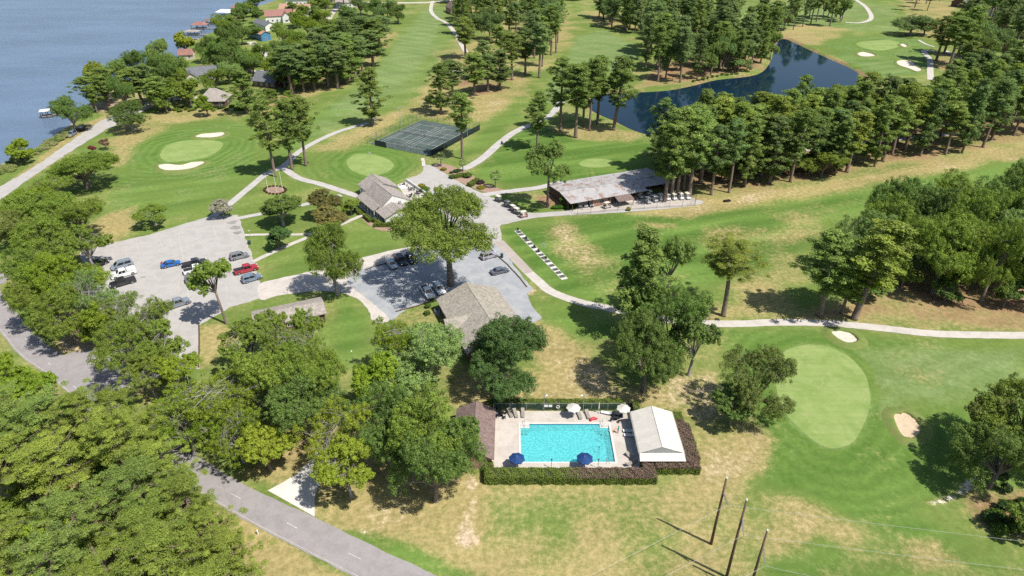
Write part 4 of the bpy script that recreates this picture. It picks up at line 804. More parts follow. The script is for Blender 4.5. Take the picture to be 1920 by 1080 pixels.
wood([(480, 215), (540, 195), (560, 172), (500, 180), (470, 195)], 7, 5, ['oak'], (6, 11), (1.8, 2.6), ['dark', 'mid'], 'garden tree behind the hip roofed house', 'garden trees behind the houses', 47)
wood([(820, 12), (860, 25), (960, 15), (960, -30), (820, -30)], 16, 8, ['oak', 'pine'], (19, 24), (4, 5), ['far', 'pined'], ('pine around the brick house at the top', 'broadleaf tree around the brick house at the top'), 'trees around the brick house', 48)
for i, (x, y) in enumerate(((745, -25), (640, -20), (560, -25), (1080, -20), (1150, -25), (1480, -30), (1560, -25), (1640, -30))): tcn('oak', x, y, 22, 13, 'far', 'distant tree along the upper edge', group='distant trees along the upper edge', v=i)
# --- shrubs, palms, hedges of bushes
def shrub(px, py, r, h, col, label, group=None, name='shrub', z=0):
    p = at(px, py); return spawn(name, BUSH[TRG.randrange(3)], (p.x, p.y, z), TRG.uniform(0, 6.28), (r, r, h / 1.6), col, label, 'shrub', group)
for i, (x, y) in enumerate(((827, 312), (868, 322), (929, 352))):
    p = at(x, y); spawn('palm_tree', PALM[i % 2], (p.x, p.y, 0), i, (1.0, .9, 1.15)[i], (.15, .19, .075), 'short palm in the planting bed ' + ('by the tennis path', 'at the cart path mouth', 'nearest the cart barn')[i], 'palm', 'palms around the cart yard')
YEL, GRN, DKG, PUR = (.26, .24, .02), (.085, .14, .02), (.05, .09, .02), (.07, .045, .055)
for x, y, r, h, c, l in ((832, 319, 1.3, .9, YEL, 'yellow shrub in the bed by the tennis path'), (847, 325, .9, .8, DKG, 'dark shrub by the tennis path bed'), (848, 334, 1.3, 1.3, GRN, 'green shrub at the left end of island bed'), (902, 353, 1.6, .8, YEL, 'low yellow shrub at the right end of island bed'), (900, 344, 1.7, 1.2, PUR, 'dark purple shrub in the island bed'), (876, 332, 1.9, 1.6, GRN, 'tall mixed shrub in the island bed middle'), (856, 323, 1.4, 1, DKG, 'dark shrub at the top of the island bed'),
        (808, 370, 1.2, .8, YEL, 'yellow shrub beside the patio wall'), (797, 358, 2.0, 1.4, GRN, 'large green shrub beside the patio wall'), (790, 350, 1.4, 1.1, YEL, 'yellow green shrub at the patio corner'), (1058, 384, 2.0, 3.4, GRN, 'rounded tall shrub at the barn end'), (950, 648, .8, 1, GRN, 'clipped shrub'), (803, 577, .9, 1.2, GRN, 'upper of two ball shrubs beside the hall wall'), (801, 590, .9, 1.1, GRN, 'lower of two ball shrubs beside the hall wall'), (762, 421, 1.6, 1.5, GRN, 'rounded shrub at clubhouse wing corner under oak'), (1178, 395, .8, 1.3, YEL, 'yellow green weed shrub by the cart barn fence')):
    if l != 'clipped shrub': shrub(x, y, r, h, c, l)
for i in range(9): shrub(1040 + i * 4.5, 391 - i * .3, 1.2, 1.0, (.06, .15, .012), 'low bright green shrub along the barn end bed', 'low shrubs along the barn end')
for i in range(56):
    q = TRG.random(); x = -5 + 135 * q + TRG.uniform(-8, 8); y = 327 - 78 * q + TRG.uniform(-7, 5)
    shrub(x, y, TRG.uniform(1.2, 2.0), TRG.uniform(1.3, 2.0), TRG.choice([(.26, .30, .10), (.20, .27, .08), (.31, .31, .16)]), 'clump of tall pale reeds on the lake bank', 'reed clumps on the lake bank', 'reed_clump', -.25)
for i in range(24): shrub(330 + i * 6.5 + TRG.uniform(-3, 3), 205 + TRG.uniform(-3, 5) - (0 if i < 12 else 3), TRG.uniform(.9, 1.7), TRG.uniform(.8, 1.6), TRG.choice([(.10, .18, .012), DKG, (.13, .2, .02)]), 'garden shrub in the border below the hip roofed house', 'garden shrubs by the hip roofed house')
for i in range(12): shrub(1300 + i * 9, 152 - i * 1.6 + TRG.uniform(-2, 2), TRG.uniform(.8, 1.5), TRG.uniform(.8, 1.4), (.11, .17, .03), 'waterside shrub on the far pond bank', 'shrubs on the far pond bank')
for i in range(22): shrub(TRG.uniform(1830, 1930), TRG.uniform(880, 1000), TRG.uniform(.8, 1.5), TRG.uniform(.8, 2), TRG.choice([GRN, DKG]), 'undergrowth shrub below the big fairway oak', 'undergrowth below the big fairway oak')

wood([(400, 130), (470, 118), (560, 110), (600, 80), (640, 60), (660, 90), (600, 130), (540, 170), (470, 165)], 26, 8, ['oak', 'oak', 'dome'], (15, 20), (3.6, 4.8), ['mid', 'dark', 'lime', 'mid'], 'garden tree crowding the houses left of the fairway', 'garden trees crowding the houses', 51)
wood([(395, 60), (440, 40), (500, 20), (560, 20), (620, 15), (600, 55), (520, 70), (440, 90)], 18, 9, ['oak'], (13, 18), (3.4, 4.4), ['dark', 'mid'], 'shoreline garden tree near the boathouses', 'shoreline garden trees', 52)
wood([(640, 40), (720, 15), (770, 0), (700, -20), (600, 0)], 14, 9, ['oak', 'pine'], (18, 23), (4, 5.2), ['dark', 'far', 'mid'], ('pine beside the head of the left fairway', 'broadleaf tree beside the head of the left fairway'), 'trees beside the head of the left fairway', 53)

wood([(1290, 151), (1350, 141), (1425, 131), (1450, 104), (1444, 84), (1400, 112), (1300, 134)], 13, 5.5, ['pine', 'low', 'oak'], (20, 26), (3.8, 5.0), ['pined', 'pine'], ('pine right on the far bank of the pond', 'broadleaf tree right on the far bank of the pond'), 'trees on the far bank of the pond', 54)

for i, (x, y, r) in enumerate(((205, 765, 50), (245, 815, 52), (290, 870, 55), (345, 925, 55), (390, 985, 56), (425, 1045, 56))): tcn('wide', x, y, r, 15.5, 'pinel', 'pine along the road edge of the corner canopy, ' + ('topmost', 'second', 'third', 'fourth', 'fifth', 'lowest')[i] + ' of six', f=.78, group='pines along the road edge of the corner canopy', v=i)
# ================================================================== BUILDINGS
def shingle(name, a, b, patch=None):
    t = NT(name); n = t.noise(1.1, 4, .7); f = t.voro(3.2, 'F1', 'Color', vec=t.mapping((1, 1, 1)))
    g_ = t.sep(f)[0]; c = t.mix(a, b, t.rng(n, .3, .7)); c = t.scale(c, t.rng(g_, 0, 1, .78, 1.18, False))
    return t.done(c, .95, .1)
M['shingle'] = shingle('grey_brown_shingles', (.275, .243, .215), (.345, .308, .275)); M['tan_shingle'] = shingle('tan_shingles', (.27, .245, .20), (.34, .31, .265))
M['dark_shingle'] = shingle('charcoal_shingles', (.125, .13, .145), (.17, .175, .19)); M['red_shingle'] = shingle('red_shingles', (.25, .125, .105), (.31, .165, .14))
M['orange_shingle'] = shingle('orange_shingles', (.36, .22, .155), (.43, .28, .20)); M['brown_shingle'] = shingle('brown_shingles', (.165, .118, .105), (.21, .155, .14))
M['white_wall'] = plain('white_siding', (.74, .73, .70), .6, .06, 1); M['cream_wall'] = plain('cream_wall', (.60, .54, .44), .7, .08, 1)
M['brick'] = plain('brick_wall', (.40, .245, .18), .9, .2, 2.5); M['dark_brick'] = plain('dark_brick', (.16, .10, .08), .9, .2, 2.5); M['blue_wall'] = plain('blue_wall', (.08, .23, .42), .6, .1, 1)
M['glass'] = plain('window_glass', (.025, .035, .045), .08, .1, 1, .7); M['white_trim'] = plain('white_trim', (.78, .77, .74), .5, .05, 2)
M['black_metal'] = plain('black_metal', (.03, .03, .03), .5, .2, 3); M['grey_metal'] = plain('grey_metal', (.34, .35, .36), .45, .1, 3, .5); M['dark_wood'] = plain('dark_wood', (.12, .075, .05), .85, .25, 3)
M['green_metal'] = plain('dark_green_metal', (.03, .075, .06), .6, .2, 3); M['canvas'] = plain('white_canvas', (.58, .545, .485), .8, .06, .8); M['navy'] = plain('navy_canvas', (.012, .05, .17), .75, .15, 2)
M['plastic_white'] = plain('white_plastic', (.72, .72, .70), .5, .06, 3); M['taupe'] = plain('taupe_sling', (.33, .29, .25), .8, .15, 3); M['redp'] = plain('red_plastic', (.55, .03, .05), .4, .1, 3)
M['paint'] = paintmat('coloured_paint', .35)
def rust_mat():
    t = NT('weathered_metal_roof'); n = t.noise(.32, 5, .75, dist=.8); f = t.noise(2.2, 4, .75)
    c = t.mix((.33, .32, .315), (.44, .43, .425), t.rng(f, .3, .7)); c = t.mix(c, (.25, .155, .115), t.rng(t.math('ADD', n, t.math('MULTIPLY_ADD', f, .5, -.25)), .50, .62, 0, .9)); return t.done(c, .6, .3)
M['rust'] = rust_mat()
def link_mat(name, col, alpha):
    t = NT(name); tr = t.n.new('ShaderNodeBsdfTransparent'); mx = t.n.new('ShaderNodeMixShader'); mx.inputs[0].default_value = alpha
    t.done(col, .6, .3); t.link(tr.outputs[0], mx.inputs[1]); t.link(t.b.outputs[0], mx.inputs[2]); t.link(mx.outputs[0], t.out.inputs[0]); return t.m
M['chainlink'] = link_mat('chain_link', (.10, .11, .10), .16); M['green_link'] = link_mat('green_fence_mesh', (.03, .07, .06), .55); M['screen'] = link_mat('wind_screen', (.014, .022, .026), .93)

class Bld:
    def __init__(s, name, label, o, ang, cat='building', group=None):
        s.r = empty(name, (o[0], o[1], 0), ang, label, cat, group)
    def part(s, name, mb, mat, bevel=0.0, parent=None, label=None, **k):
        o = link(name, mb.mesh(name, M[mat] if isinstance(mat, str) else mat, bevel, **k), parent or s.r)
        if label: o['label'] = label
        return o
    def gable(s, u0, u1, v0, v1, ev, rg, roof, wall, axis='u', rp=None, oh=.45, th=.14, base=0.0):
        sw = (lambda a, b, z: (a, b, z)) if axis == 'u' else (lambda a, b, z: (b, a, z))
        if axis == 'v': u0, u1, v0, v1 = v0, v1, u0, u1
        rp = (v0 + v1) / 2 if rp is None else rp; mb = MB()
        def zr(v, a, b): return ev + (rg - ev) * ((v - a) / (b - a))
        mb.add([sw(u0, v0, base), sw(u0, v1, base), sw(u0, v1, ev), sw(u0, rp, rg), sw(u0, v0, ev), sw(u1, v0, base), sw(u1, v1, base), sw(u1, v1, ev), sw(u1, rp, rg), sw(u1, v0, ev)],
               [(0, 1, 2, 3, 4), (9, 8, 7, 6, 5), (0, 4, 9, 5), (1, 6, 7, 2), (4, 3, 8, 9), (3, 2, 7, 8)])
        s.part('wall', mb, wall)
        for a in (v0, v1):
            e = a + math.copysign(oh, a - rp); ez = ev - oh * (rg - ev) / abs(a - rp)
            lo = [sw(u0 - oh, e, ez + .02), sw(u1 + oh, e, ez + .02), sw(u1 + oh, rp, rg + .02), sw(u0 - oh, rp, rg + .02)]
            m2 = MB().hexa(lo, [(p[0], p[1], p[2] + th) for p in lo]); s.part('roof_slope', m2, roof)
        m3 = MB(); c0, c1 = sw(u0 - oh, rp, rg + th + .0), sw(u1 + oh, rp, rg + th + .0); m3.tube([c0, c1], .10, 5); s.part('ridge_cap', m3, roof)
        return s
    def win(s, side, pos, const, z0, z1, wd=1.1, frame='white_trim'):     # side: outward normal 'u-','u+','v-','v+'
        sg = 1 if side[1] == '+' else -1; a = const + sg * .02; b = const + sg * .07; c = const + sg * .075; d = const + sg * .10
        def bx(x0, x1, y0, y1, q0, q1):
            if side[0] == 'v': return MB().box(x0, x1, min(y0, y1), max(y0, y1), q0, q1)
            return MB().box(min(y0, y1), max(y0, y1), x0, x1, q0, q1)
        o = s.part('window', bx(pos - wd/2, pos + wd/2, const - sg * .05, b, z0, z1), frame)
        s.part('pane', bx(pos - wd/2 + .1, pos - .03, const, c, z0 + .1, z1 - .1), 'glass', 0, o); s.part('pane', bx(pos + .03, pos + wd/2 - .1, const, c, z0 + .1, z1 - .1), 'glass', 0, o)
        return o
    def door(s, side, pos, const, wd=1.0, h=2.1, mat='dark_wood'):
        sg = 1 if side[1] == '+' else -1; y0, y1 = sorted((const - sg * .05, const + sg * .06))
        mb = MB().box(pos - wd/2, pos + wd/2, y0, y1, .05, h) if side[0] == 'v' else MB().box(y0, y1, pos - wd/2, pos + wd/2, .05, h)
        return s.part('door', mb, mat)
# --- clubhouse
cb = Bld('clubhouse', 'white clubhouse with grey brown gabled roofs and columned porch', (-46.8, 190.2), R(-56.1))
cb.gable(.5, 12, 2.2, 12, 3.0, 6.1, 'shingle', 'white_wall', rp=6.2)
mb = MB(); lo = [(0.05, -.1, 2.62), (12.4, -.1, 2.62), (12.4, 2.3, 3.78), (0.05, 2.3, 3.78)]; mb.hexa(lo, [(p[0], p[1], p[2] + .14) for p in lo]); cb.part('porch_roof', mb, 'shingle')
cb.part('porch_beam', MB().box(.3, 12.2, .15, .4, 2.4, 2.66), 'white_trim'); cb.part('porch_floor', MB().box(.2, 12.3, -.1, 2.2, .02, .16), 'concrete')
for i in range(6): cb.part('column', MB().tube([(.5 + i * 2.3, .27, .16), (.5 + i * 2.3, .27, .3), (.5 + i * 2.3, .27, 2.3), (.5 + i * 2.3, .27, 2.45)], [.2, .14, .12, .2], 10), 'white_trim')
cb.gable(-8, .5, 4.3, 13.4, 3.0, 5.3, 'shingle', 'white_wall', rp=8.8); cb.gable(12.06, 18.2, 1.0, 10, 2.6, 4.1, 'shingle', 'white_wall', rp=5.6)
cb.part('flat_roof', MB().box(.6, 2.6, 13.42, 15.5, 3.0, 3.2), 'white_trim')
for p in (2, 4.3, 8, 10.4): cb.win('v-', p, 2.2, .9, 2.3, 1.2)
cb.door('v-', 6.2, 2.2, 1.7, 2.3)
for p in (13.4, 15, 16.6): cb.win('v-', p, 1.0, .9, 2.2, .9, 'black_metal')
for p in (-6.3, -3.5): cb.win('v-', p, 4.3, .9, 2.2)
cb.part('vent', MB().cyl((9, 8.2, 4.6), .12, .9), 'grey_metal'); cb.part('vent', MB().box(13.6, 14.3, 7.4, 8.1, 3.7, 4.5), 'grey_metal')
cb.part('gable_siding', MB().add([(12.5, 2.4, 3.0), (12.5, 11.8, 3.0), (12.5, 6.2, 5.95), (12.55, 2.4, 3.0), (12.55, 11.8, 3.0), (12.55, 6.2, 5.95)], [(0, 1, 2), (5, 4, 3), (0, 3, 4, 1), (1, 4, 5, 2), (2, 5, 3, 0)]), 'white_wall')
sheet('patio', W([(745, 346), (763, 340), (802, 366), (796, 384), (770, 386), (760, 370)]), .07, M['concrete'], 'pale patio behind the clubhouse')
w_ = [at(762, 340), at(801, 367), at(790, 374)]; wl = empty('patio_wall', w_[1], 0, 'low white wall around the clubhouse patio', 'wall')
for a, b in ((w_[0], w_[1]), (w_[1], w_[2])):
    d = (b - a).to_2d(); n_ = Vector((-d.y, d.x)).normalized() * .12; q = a - w_[1]; e = b - w_[1]
    link('wall_panel', MB().prism([(q.x + n_.x, q.y + n_.y), (e.x + n_.x, e.y + n_.y), (e.x - n_.x, e.y - n_.y), (q.x - n_.x, q.y - n_.y)], 0, .95).mesh('wall_panel', M['white_wall']), wl)
# --- cart barn
bn = Bld('cart_barn', 'long cart barn with rusty pale corrugated metal roof', (18.0, 184.6), R(22.3))
def corr(u0, u1, v0, z0, v1, z1, n, th=.05):
    mb = MB(); k = 0; st = (u1 - u0) / n; vs, fs = [], []
    for i in range(n + 1):
        u = u0 + i * st; dz = .055 if i % 2 else 0.0
        vs += [(u, v0, z0 + dz), (u, v1, z1 + dz), (u, v0, z0 + dz - th), (u, v1, z1 + dz - th)]
    for i in range(n):
        a, b = i * 4, i * 4 + 4; fs += [(a, b, b + 1, a + 1), (a + 2, a + 3, b + 3, b + 2), (a, a + 2, b + 2, b), (a + 1, b + 1, b + 3, a + 3)]
    fs += [(0, 1, 3, 2), (n * 4, n * 4 + 2, n * 4 + 3, n * 4 + 1)]
    return mb.add(vs, fs)
bn.part('roof_slope', corr(-.6, 26.0, .6, 2.75, 8.2, 3.55, 96), 'rust'); bn.part('roof_slope', corr(-.6, 36.0, 17, 2.75, 8.2, 3.55, 132), 'rust'); bn.part('roof_slope', corr(26.02, 36.0, 3.0, 2.9, 8.2, 3.5, 36), 'rust')
bn.part('ridge_cap', MB().box(-.6, 36, 8.05, 8.35, 3.6, 3.67), 'grey_metal')
bn.part('wall', MB().box(7.2, 13.6, 1.4, 1.65, 0, 2.75), 'brick'); bn.part('wall', MB().box(-.2, .05, 3, 16.4, 0, 2.9), 'dark_wood'); bn.part('wall', MB().box(-.2, 35.6, 16.2, 16.45, 0, 2.75), 'brick'); bn.part('wall', MB().box(.06, 35.6, 7.5, 7.7, 0, 3.4), 'dark_wood'); bn.part('wall', MB().box(35.35, 35.6, 3, 16.19, 0, 2.9), 'brick')
bn.win('v-', 10.4, 1.4, .9, 2.1, 1.5, 'grey_metal'); bn.door('v-', 12.8, 1.4, .9)
for u in (.3, 3.6, 7.0, 13.9, 18, 22, 25.7): bn.part('post', MB().box(u - .08, u + .08, .9, 1.06, 0, 2.75), 'dark_wood')
lo = [(14.2, -2.2, 1.95), (19.6, -2.2, 1.95), (19.6, .9, 2.6), (14.2, .9, 2.6)]; bn.part('lean_to_roof', MB().hexa(lo, [(p[0], p[1], p[2] + .1) for p in lo]), 'brown_shingle')
for u in (14.5, 19.3): bn.part('post', MB().box(u - .07, u + .07, -2.0, -1.86, 0, 2.0), 'dark_wood')
sheet('cart_yard', W([(1080, 400), (1150, 394), (1210, 390), (1300, 385), (1304, 372), (1260, 362), (1180, 366), (1080, 385)]), .05, M['lane'])
# --- shingled hall beside the pale tree
hl = Bld('hall', 'tan shingled hall half hidden by a deep green oak', (-17.0, 131.5), R(-68.5))
hl.gable(.4, 21.6, .4, 13.8, 3.0, 5.7, 'tan_shingle', 'dark_brick', rp=7.0, oh=.6); hl.gable(8.4, 14.0, -1.2, 6.9, 2.8, 4.7, 'tan_shingle', 'dark_brick', axis='v', oh=.5)
for p in (2.2, 4.6, 6.6, 16, 18.4): hl.win('v-', p, .4, .8, 2.1, 1.2)
hl.win('u+', 4, 21.6, .9, 2.1, 1.4); hl.win('u+', 10, 21.6, .9, 2.1, 1.4); hl.win('v-', 11.2, -1.2, .8, 2.0, 1.6); hl.win('u-', 4, .4, .9, 2.1, 1.4); hl.door('u-', 8, .4)
hl.part('vent', MB().cyl((6, 9.4, 4.4), .15, .8), 'grey_metal')
ac = Bld('air_conditioner', 'square air conditioning unit beside the hall wall', at(820, 587), R(20), 'air conditioner')
ac.part('case', MB().box(-.55, .55, -.55, .55, .1, 1.0), 'grey_metal', .05); ac.part('fan_grille', MB().cyl((0, 0, 1.0), .42, .04, 16), 'black_metal'); ac.part('pad', MB().box(-.8, .8, -.8, .8, 0, .1), 'concrete')
# --- small shelter behind the grove
sh = Bld('shelter', 'small low grey shingled building behind the oak grove', (-54.8, 120.6), R(23.8))
sh.gable(.3, 14.6, .3, 6.8, 2.5, 3.5, 'shingle', 'dark_brick', oh=.5)
for p in (3, 7, 11): sh.win('v-', p, .3, .9, 2.0, 1.2)
sh.door('v-', 5, .3)
# --- pool house and pavilion
ph = Bld('pool_house', 'brown shingled pool house at the left of the pool', (-10.0, 82.0), 0)
ph.gable(.4, 6.6, .6, 12.4, 2.55, 4.15, 'brown_shingle', 'brick', axis='v', rp=3.55, oh=.45)
ph.door('u+', 5, 6.6); ph.win('u+', 8.5, 6.6, 1.2, 2.1, 1.2); ph.win('v-', 2, .6, 1.2, 2.0, 1.0)
tn = Bld('pool_pavilion', 'white canvas roofed pavilion at the right of the pool', (21.3, 82.9), 0)
def tent():
    mb = MB(); n = 9
    for s_, x1 in ((0, 0.0), (1, 7.45)):
        for j in range(6):
            y0, y1 = .6 + j * 1.72, .6 + (j + 1) * 1.72
            lo = [(x1, y0, 2.62), (x1, y1, 2.62), (3.65, y1, 4.0), (3.65, y0, 4.0)]
            mm = MB().hexa([(p[0], p[1] + .012, p[2]) for p in lo[:1]] + [(lo[1][0], lo[1][1] - .012, lo[1][2]), (lo[2][0], lo[2][1] - .012, lo[2][2]), (lo[3][0], lo[3][1] + .012, lo[3][2])], [(lo[0][0], lo[0][1] + .012, lo[0][2] + .06), (lo[1][0], lo[1][1] - .012, lo[1][2] + .06), (lo[2][0], lo[2][1] - .012, lo[2][2] + .06), (lo[3][0], lo[3][1] + .012, lo[3][2] + .06)])
            tn.part('roof_panel', mm, 'canvas')
    for y, nm in ((.6, 'front'), (10.92, 'rear')):
        tn.part('gable_panel', MB().add([(.3, y + .02, 2.55), (7.15, y + .02, 2.55), (3.65, y + .02, 3.95), (.3, y + .06, 2.55), (7.15, y + .06, 2.55), (3.65, y + .06, 3.95)], [(0, 1, 2), (5, 4, 3), (0, 3, 4, 1), (1, 4, 5, 2), (2, 5, 3, 0)]), 'grey_metal')
    lo = [(-.1, -.75, 2.1), (7.55, -.75, 2.1), (7.45, .6, 2.62), (0, .6, 2.62)]; tn.part('front_awning', MB().hexa(lo, [(p[0], p[1], p[2] + .06) for p in lo]), 'canvas')
    tn.part('side_valance', MB().box(-.12, -.06, .6, 10.9, 2.1, 2.66), 'canvas'); tn.part('side_valance', MB().box(7.5, 7.56, .6, 10.9, 2.1, 2.66), 'canvas')
    tn.part('ridge_cap', MB().tube([(3.65, .55, 4.07), (3.65, 10.97, 4.07)], .07, 6), 'canvas')
    for x in (.1, 7.35):
        for y in (.8, 4.2, 7.5, 10.7): tn.part('post', MB().cyl((x, y, 0), .06, 2.6, 8), 'white_trim')
tent()
# --- houses by the lake and far off
def house(px, py, ln, wd, ang, ev, rg, roof, wall, label, name='house', chim=False, wing=None, hip=False, wins=True):
    p = at(px, py); b = Bld(name, label, p, R(ang), 'house')
    if hip:
        b.part('wall', MB().box(-ln/2, ln/2, -wd/2, wd/2, 0, ev), wall); o = .5; k = wd * .42
        mb = MB().add([(-ln/2-o, -wd/2-o, ev), (ln/2+o, -wd/2-o, ev), (ln/2+o, wd/2+o, ev), (-ln/2-o, wd/2+o, ev), (-ln/2+k, 0, rg), (ln/2-k, 0, rg)], [(0, 1, 5, 4), (1, 2, 5), (2, 3, 4, 5), (3, 0, 4), (0, 3, 2, 1)]); b.part('roof', mb, roof)
    else: b.gable(-ln/2, ln/2, -wd/2, wd/2, ev, rg, roof, wall)
    if wing: b.gable(wing[0], wing[1], -wd/2 - wing[2], 0, ev - .1, rg - .6, roof, wall, axis='v')
    if chim: b.part('chimney', MB().box(1, 1.9, .3, 1.2, ev, rg + 1.0), 'brick')
    if wins:
        for i in range(max(2, int(ln / 3))):
            q = -ln/2 + ln * (i + .5) / max(2, int(ln / 3))
            if wing and wing[0] - .7 < q < wing[1] + .7: continue
            b.win('v-', q, -wd/2, .9, min(2.2, ev - .3), 1.2)
        b.win('u-', 0, -ln/2, .9, 2.1, 1.3); b.win('u+', 0, ln/2, .9, 2.1, 1.3); b.door('v+', 0, wd/2)
        if wing: b.win('v-', (wing[0] + wing[1]) / 2, -wd/2 - wing[2], .8, 2.1, 1.8)
    return b
house(376, 148, 16, 10, 24, 3, 5.8, 'dark_shingle', 'cream_wall', 'slate roofed house with brick chimney near the lake', chim=True, wing=(-7, -1, 4))
house(405, 196, 11, 10, 4, 2.8, 7.2, 'shingle', 'dark_brick', 'steep hip roofed house facing the golf course', hip=True)
house(507, 160, 12, 9, -18, 3, 6.4, 'dark_shingle', 'dark_brick', 'dark brick house with charcoal roof among pines')
house(602, 122, 13, 11, -62, 4.6, 8.2, 'shingle', 'white_wall', 'two storey pale house behind the fairway pines', wing=(-5, 0, 3))
house(524, 40, 18, 10, 20, 4.5, 7.5, 'red_shingle', 'white_wall', 'white house with red roof and dormer gable', wing=(2, 7, 3))
house(556, 28, 22, 11, -6, 3.4, 7.5, 'orange_shingle', 'cream_wall', 'cream house with wide orange brown roof', chim=True)
house(566, 8, 22, 11, 8, 4, 6.5, 'dark_shingle', 'white_wall', 'pale grey roofed house behind the orange roofed one')
house(497, 54, 18, 7, -48, 3.5, 5.2, 'dark_shingle', 'white_wall', 'white gabled house with grey roof near the water')
house(488, 72, 18, 6, -48, 4.0, 5.4, 'orange_shingle', 'blue_wall', 'blue walled building with peach coloured roof')
house(352, 110, 7, 5.5, 10, 2.8, 5, 'red_shingle', 'cream_wall', 'small house with faded red roof beside the shore')
house(852, 24, 14, 9, -70, 4, 7.5, 'brown_shingle', 'brick', 'brick house with brown roof at the top of the fairway')
house(1812, 12, 20, 12, 25, 3.5, 7, 'dark_shingle', 'dark_brick', 'grey roofed house in the trees at upper right'); house(1880, 30, 16, 11, -15, 3.5, 6.5, 'shingle', 'white_wall', 'pale house in the trees near the upper right corner')
house(650, 12, 15, 9, 10, 3.5, 6, 'shingle', 'white_wall', 'pale house behind trees left of the upper fairway'); house(990, 22, 13, 9, 0, 3.2, 6, 'brown_shingle', 'cream_wall', 'cream house hidden behind the upper pines')
# --- boathouses and docks
def boathouse(px, py, ln, wd, ang, roof, label, ev=3.0, rg=4.6, dock=6.0, hip=True):
    p = at(px, py, -.9); b = Bld('boathouse', label, p, R(ang), 'boathouse', 'boathouses along the shore'); b.r.location.z = -.9
    o = .4
    mb = MB().add([(-ln/2-o, -wd/2-o, ev), (ln/2+o, -wd/2-o, ev), (ln/2+o, wd/2+o, ev), (-ln/2-o, wd/2+o, ev), (-ln/2+wd*.4, 0, rg), (ln/2-wd*.4, 0, rg)], [(0, 1, 5, 4), (1, 2, 5), (2, 3, 4, 5), (3, 0, 4), (0, 3, 2, 1)]); b.part('roof', mb, roof)
    for x in (-ln/2, 0, ln/2):
        for y in (-wd/2, wd/2): b.part('post', MB().box(x - .12, x + .12, y - .12, y + .12, -2.2, ev), 'dark_wood')
    b.part('deck', MB().box(-ln/2, ln/2, -wd/2, -wd/2 + 1.4, .5, .7), 'taupe'); b.part('deck', MB().box(-ln/2, ln/2, wd/2 - 1.4, wd/2, .5, .7), 'taupe')
    n = int(dock / 1.5)
    for i in range(n): b.part('plank', MB().box(ln/2 + i * 1.5, ln/2 + i * 1.5 + 1.44, -.8, .8, .5, .66), 'taupe')
boathouse(426, 30, 13, 7, -8, 'white_trim', 'boathouse with wide white metal roof'); boathouse(448, 22, 9, 7, -8, 'red_shingle', 'boathouse with faded red roof beside the white one', 3.2, 5.2)
boathouse(376, 54, 9, 6, -8, paintmat('maroon_roof') if 0 else 'red_shingle', 'maroon roofed boathouse standing in the lake', 2.8, 4.6, 9); boathouse(393, 45, 7, 5, -5, 'brown_shingle', 'small brown roofed boathouse behind the maroon one', 2.6, 3.6)
boathouse(362, 66, 9, 5, -5, 'shingle', 'grey roofed boathouse nearest the shoreline grove', 2.6, 3.4, 8); boathouse(90, 219, 4, 3.4, 24, 'white_trim', 'small white roofed dock shelter in the lake', 2.8, 3.3, 9)
for (a, b, l) in (((352, 72), (398, 73), 'grey plank pier reaching out from the houses'), ((165, 205), (210, 196), 'weathered plank boat ramp pier by the grove')):
    p, q = at(*a, -.4), at(*b, -.4); pr = empty('pier', p, math.atan2((q - p).y, (q - p).x), l, 'pier'); L_ = (q - p).length; n = int(L_ / .9)
    for i in range(n): link('plank', MB().box(i * .9, i * .9 + .84, -.9, .9, -.08, .08).mesh('plank', M['taupe']), pr)
    for i in range(0, n, 4): link('pile', MB().cyl((i * .9, 1.0, -2), .14, 2.9, 7).mesh('pile', M['dark_wood']), pr)

# ================================================================== POOL
M['basin'] = plain('pool_plaster', (.44, .70, .70), .6, .04, 1.2)
def pool_water():
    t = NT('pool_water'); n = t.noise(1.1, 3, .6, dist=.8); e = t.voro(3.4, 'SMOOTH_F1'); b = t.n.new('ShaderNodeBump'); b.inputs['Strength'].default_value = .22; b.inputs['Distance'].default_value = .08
    t.link(t.math('ADD', n, t.math('MULTIPLY', e, .6)), b.inputs['Height'])
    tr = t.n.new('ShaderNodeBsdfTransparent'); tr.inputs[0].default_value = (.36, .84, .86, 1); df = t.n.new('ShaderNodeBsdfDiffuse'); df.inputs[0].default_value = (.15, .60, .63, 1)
    gl = t.n.new('ShaderNodeBsdfGlossy'); gl.inputs['Roughness'].default_value = .12; t.link(b.outputs[0], gl.inputs['Normal']); t.link(b.outputs[0], df.inputs['Normal'])
    fr = t.n.new('ShaderNodeFresnel'); fr.inputs[0].default_value = 1.33; t.link(b.outputs[0], fr.inputs['Normal'])
    m0 = t.n.new('ShaderNodeMixShader'); t.link(t.rng(e, .1, .75, .3, .68), m0.inputs[0]); t.link(tr.outputs[0], m0.inputs[1]); t.link(df.outputs[0], m0.inputs[2])  # light and dark sparkle cells painted into the water colour
    m1 = t.n.new('ShaderNodeMixShader'); t.link(fr.outputs[0], m1.inputs[0]); t.link(m0.outputs[0], m1.inputs[1]); t.link(gl.outputs[0], m1.inputs[2]); t.link(m1.outputs[0], t.out.inputs[0]); t.n.remove(t.b); return t.m
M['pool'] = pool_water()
X0, X1, Y0, Y1 = 1.5, 17.5, 84.0, 93.4
dk = link('pool_deck', MB().box(-3.4, X0, 81.9, 96.9, -.02, .12).box(X1, 23.5, 81.9, 96.9, -.02, .12).box(X0, X1, 81.9, Y0, -.02, .12).box(X0, X1, Y1, 96.9, -.02, .12).mesh('pool_deck', M['deck'])); dk['kind'] = 'structure'; dk['label'] = 'pale concrete deck around the swimming pool'
pl = empty('swimming_pool', (X0, Y0, 0), 0, 'turquoise rectangular swimming pool with white corner steps', 'pool'); pw, pd = X1 - X0, Y1 - Y0
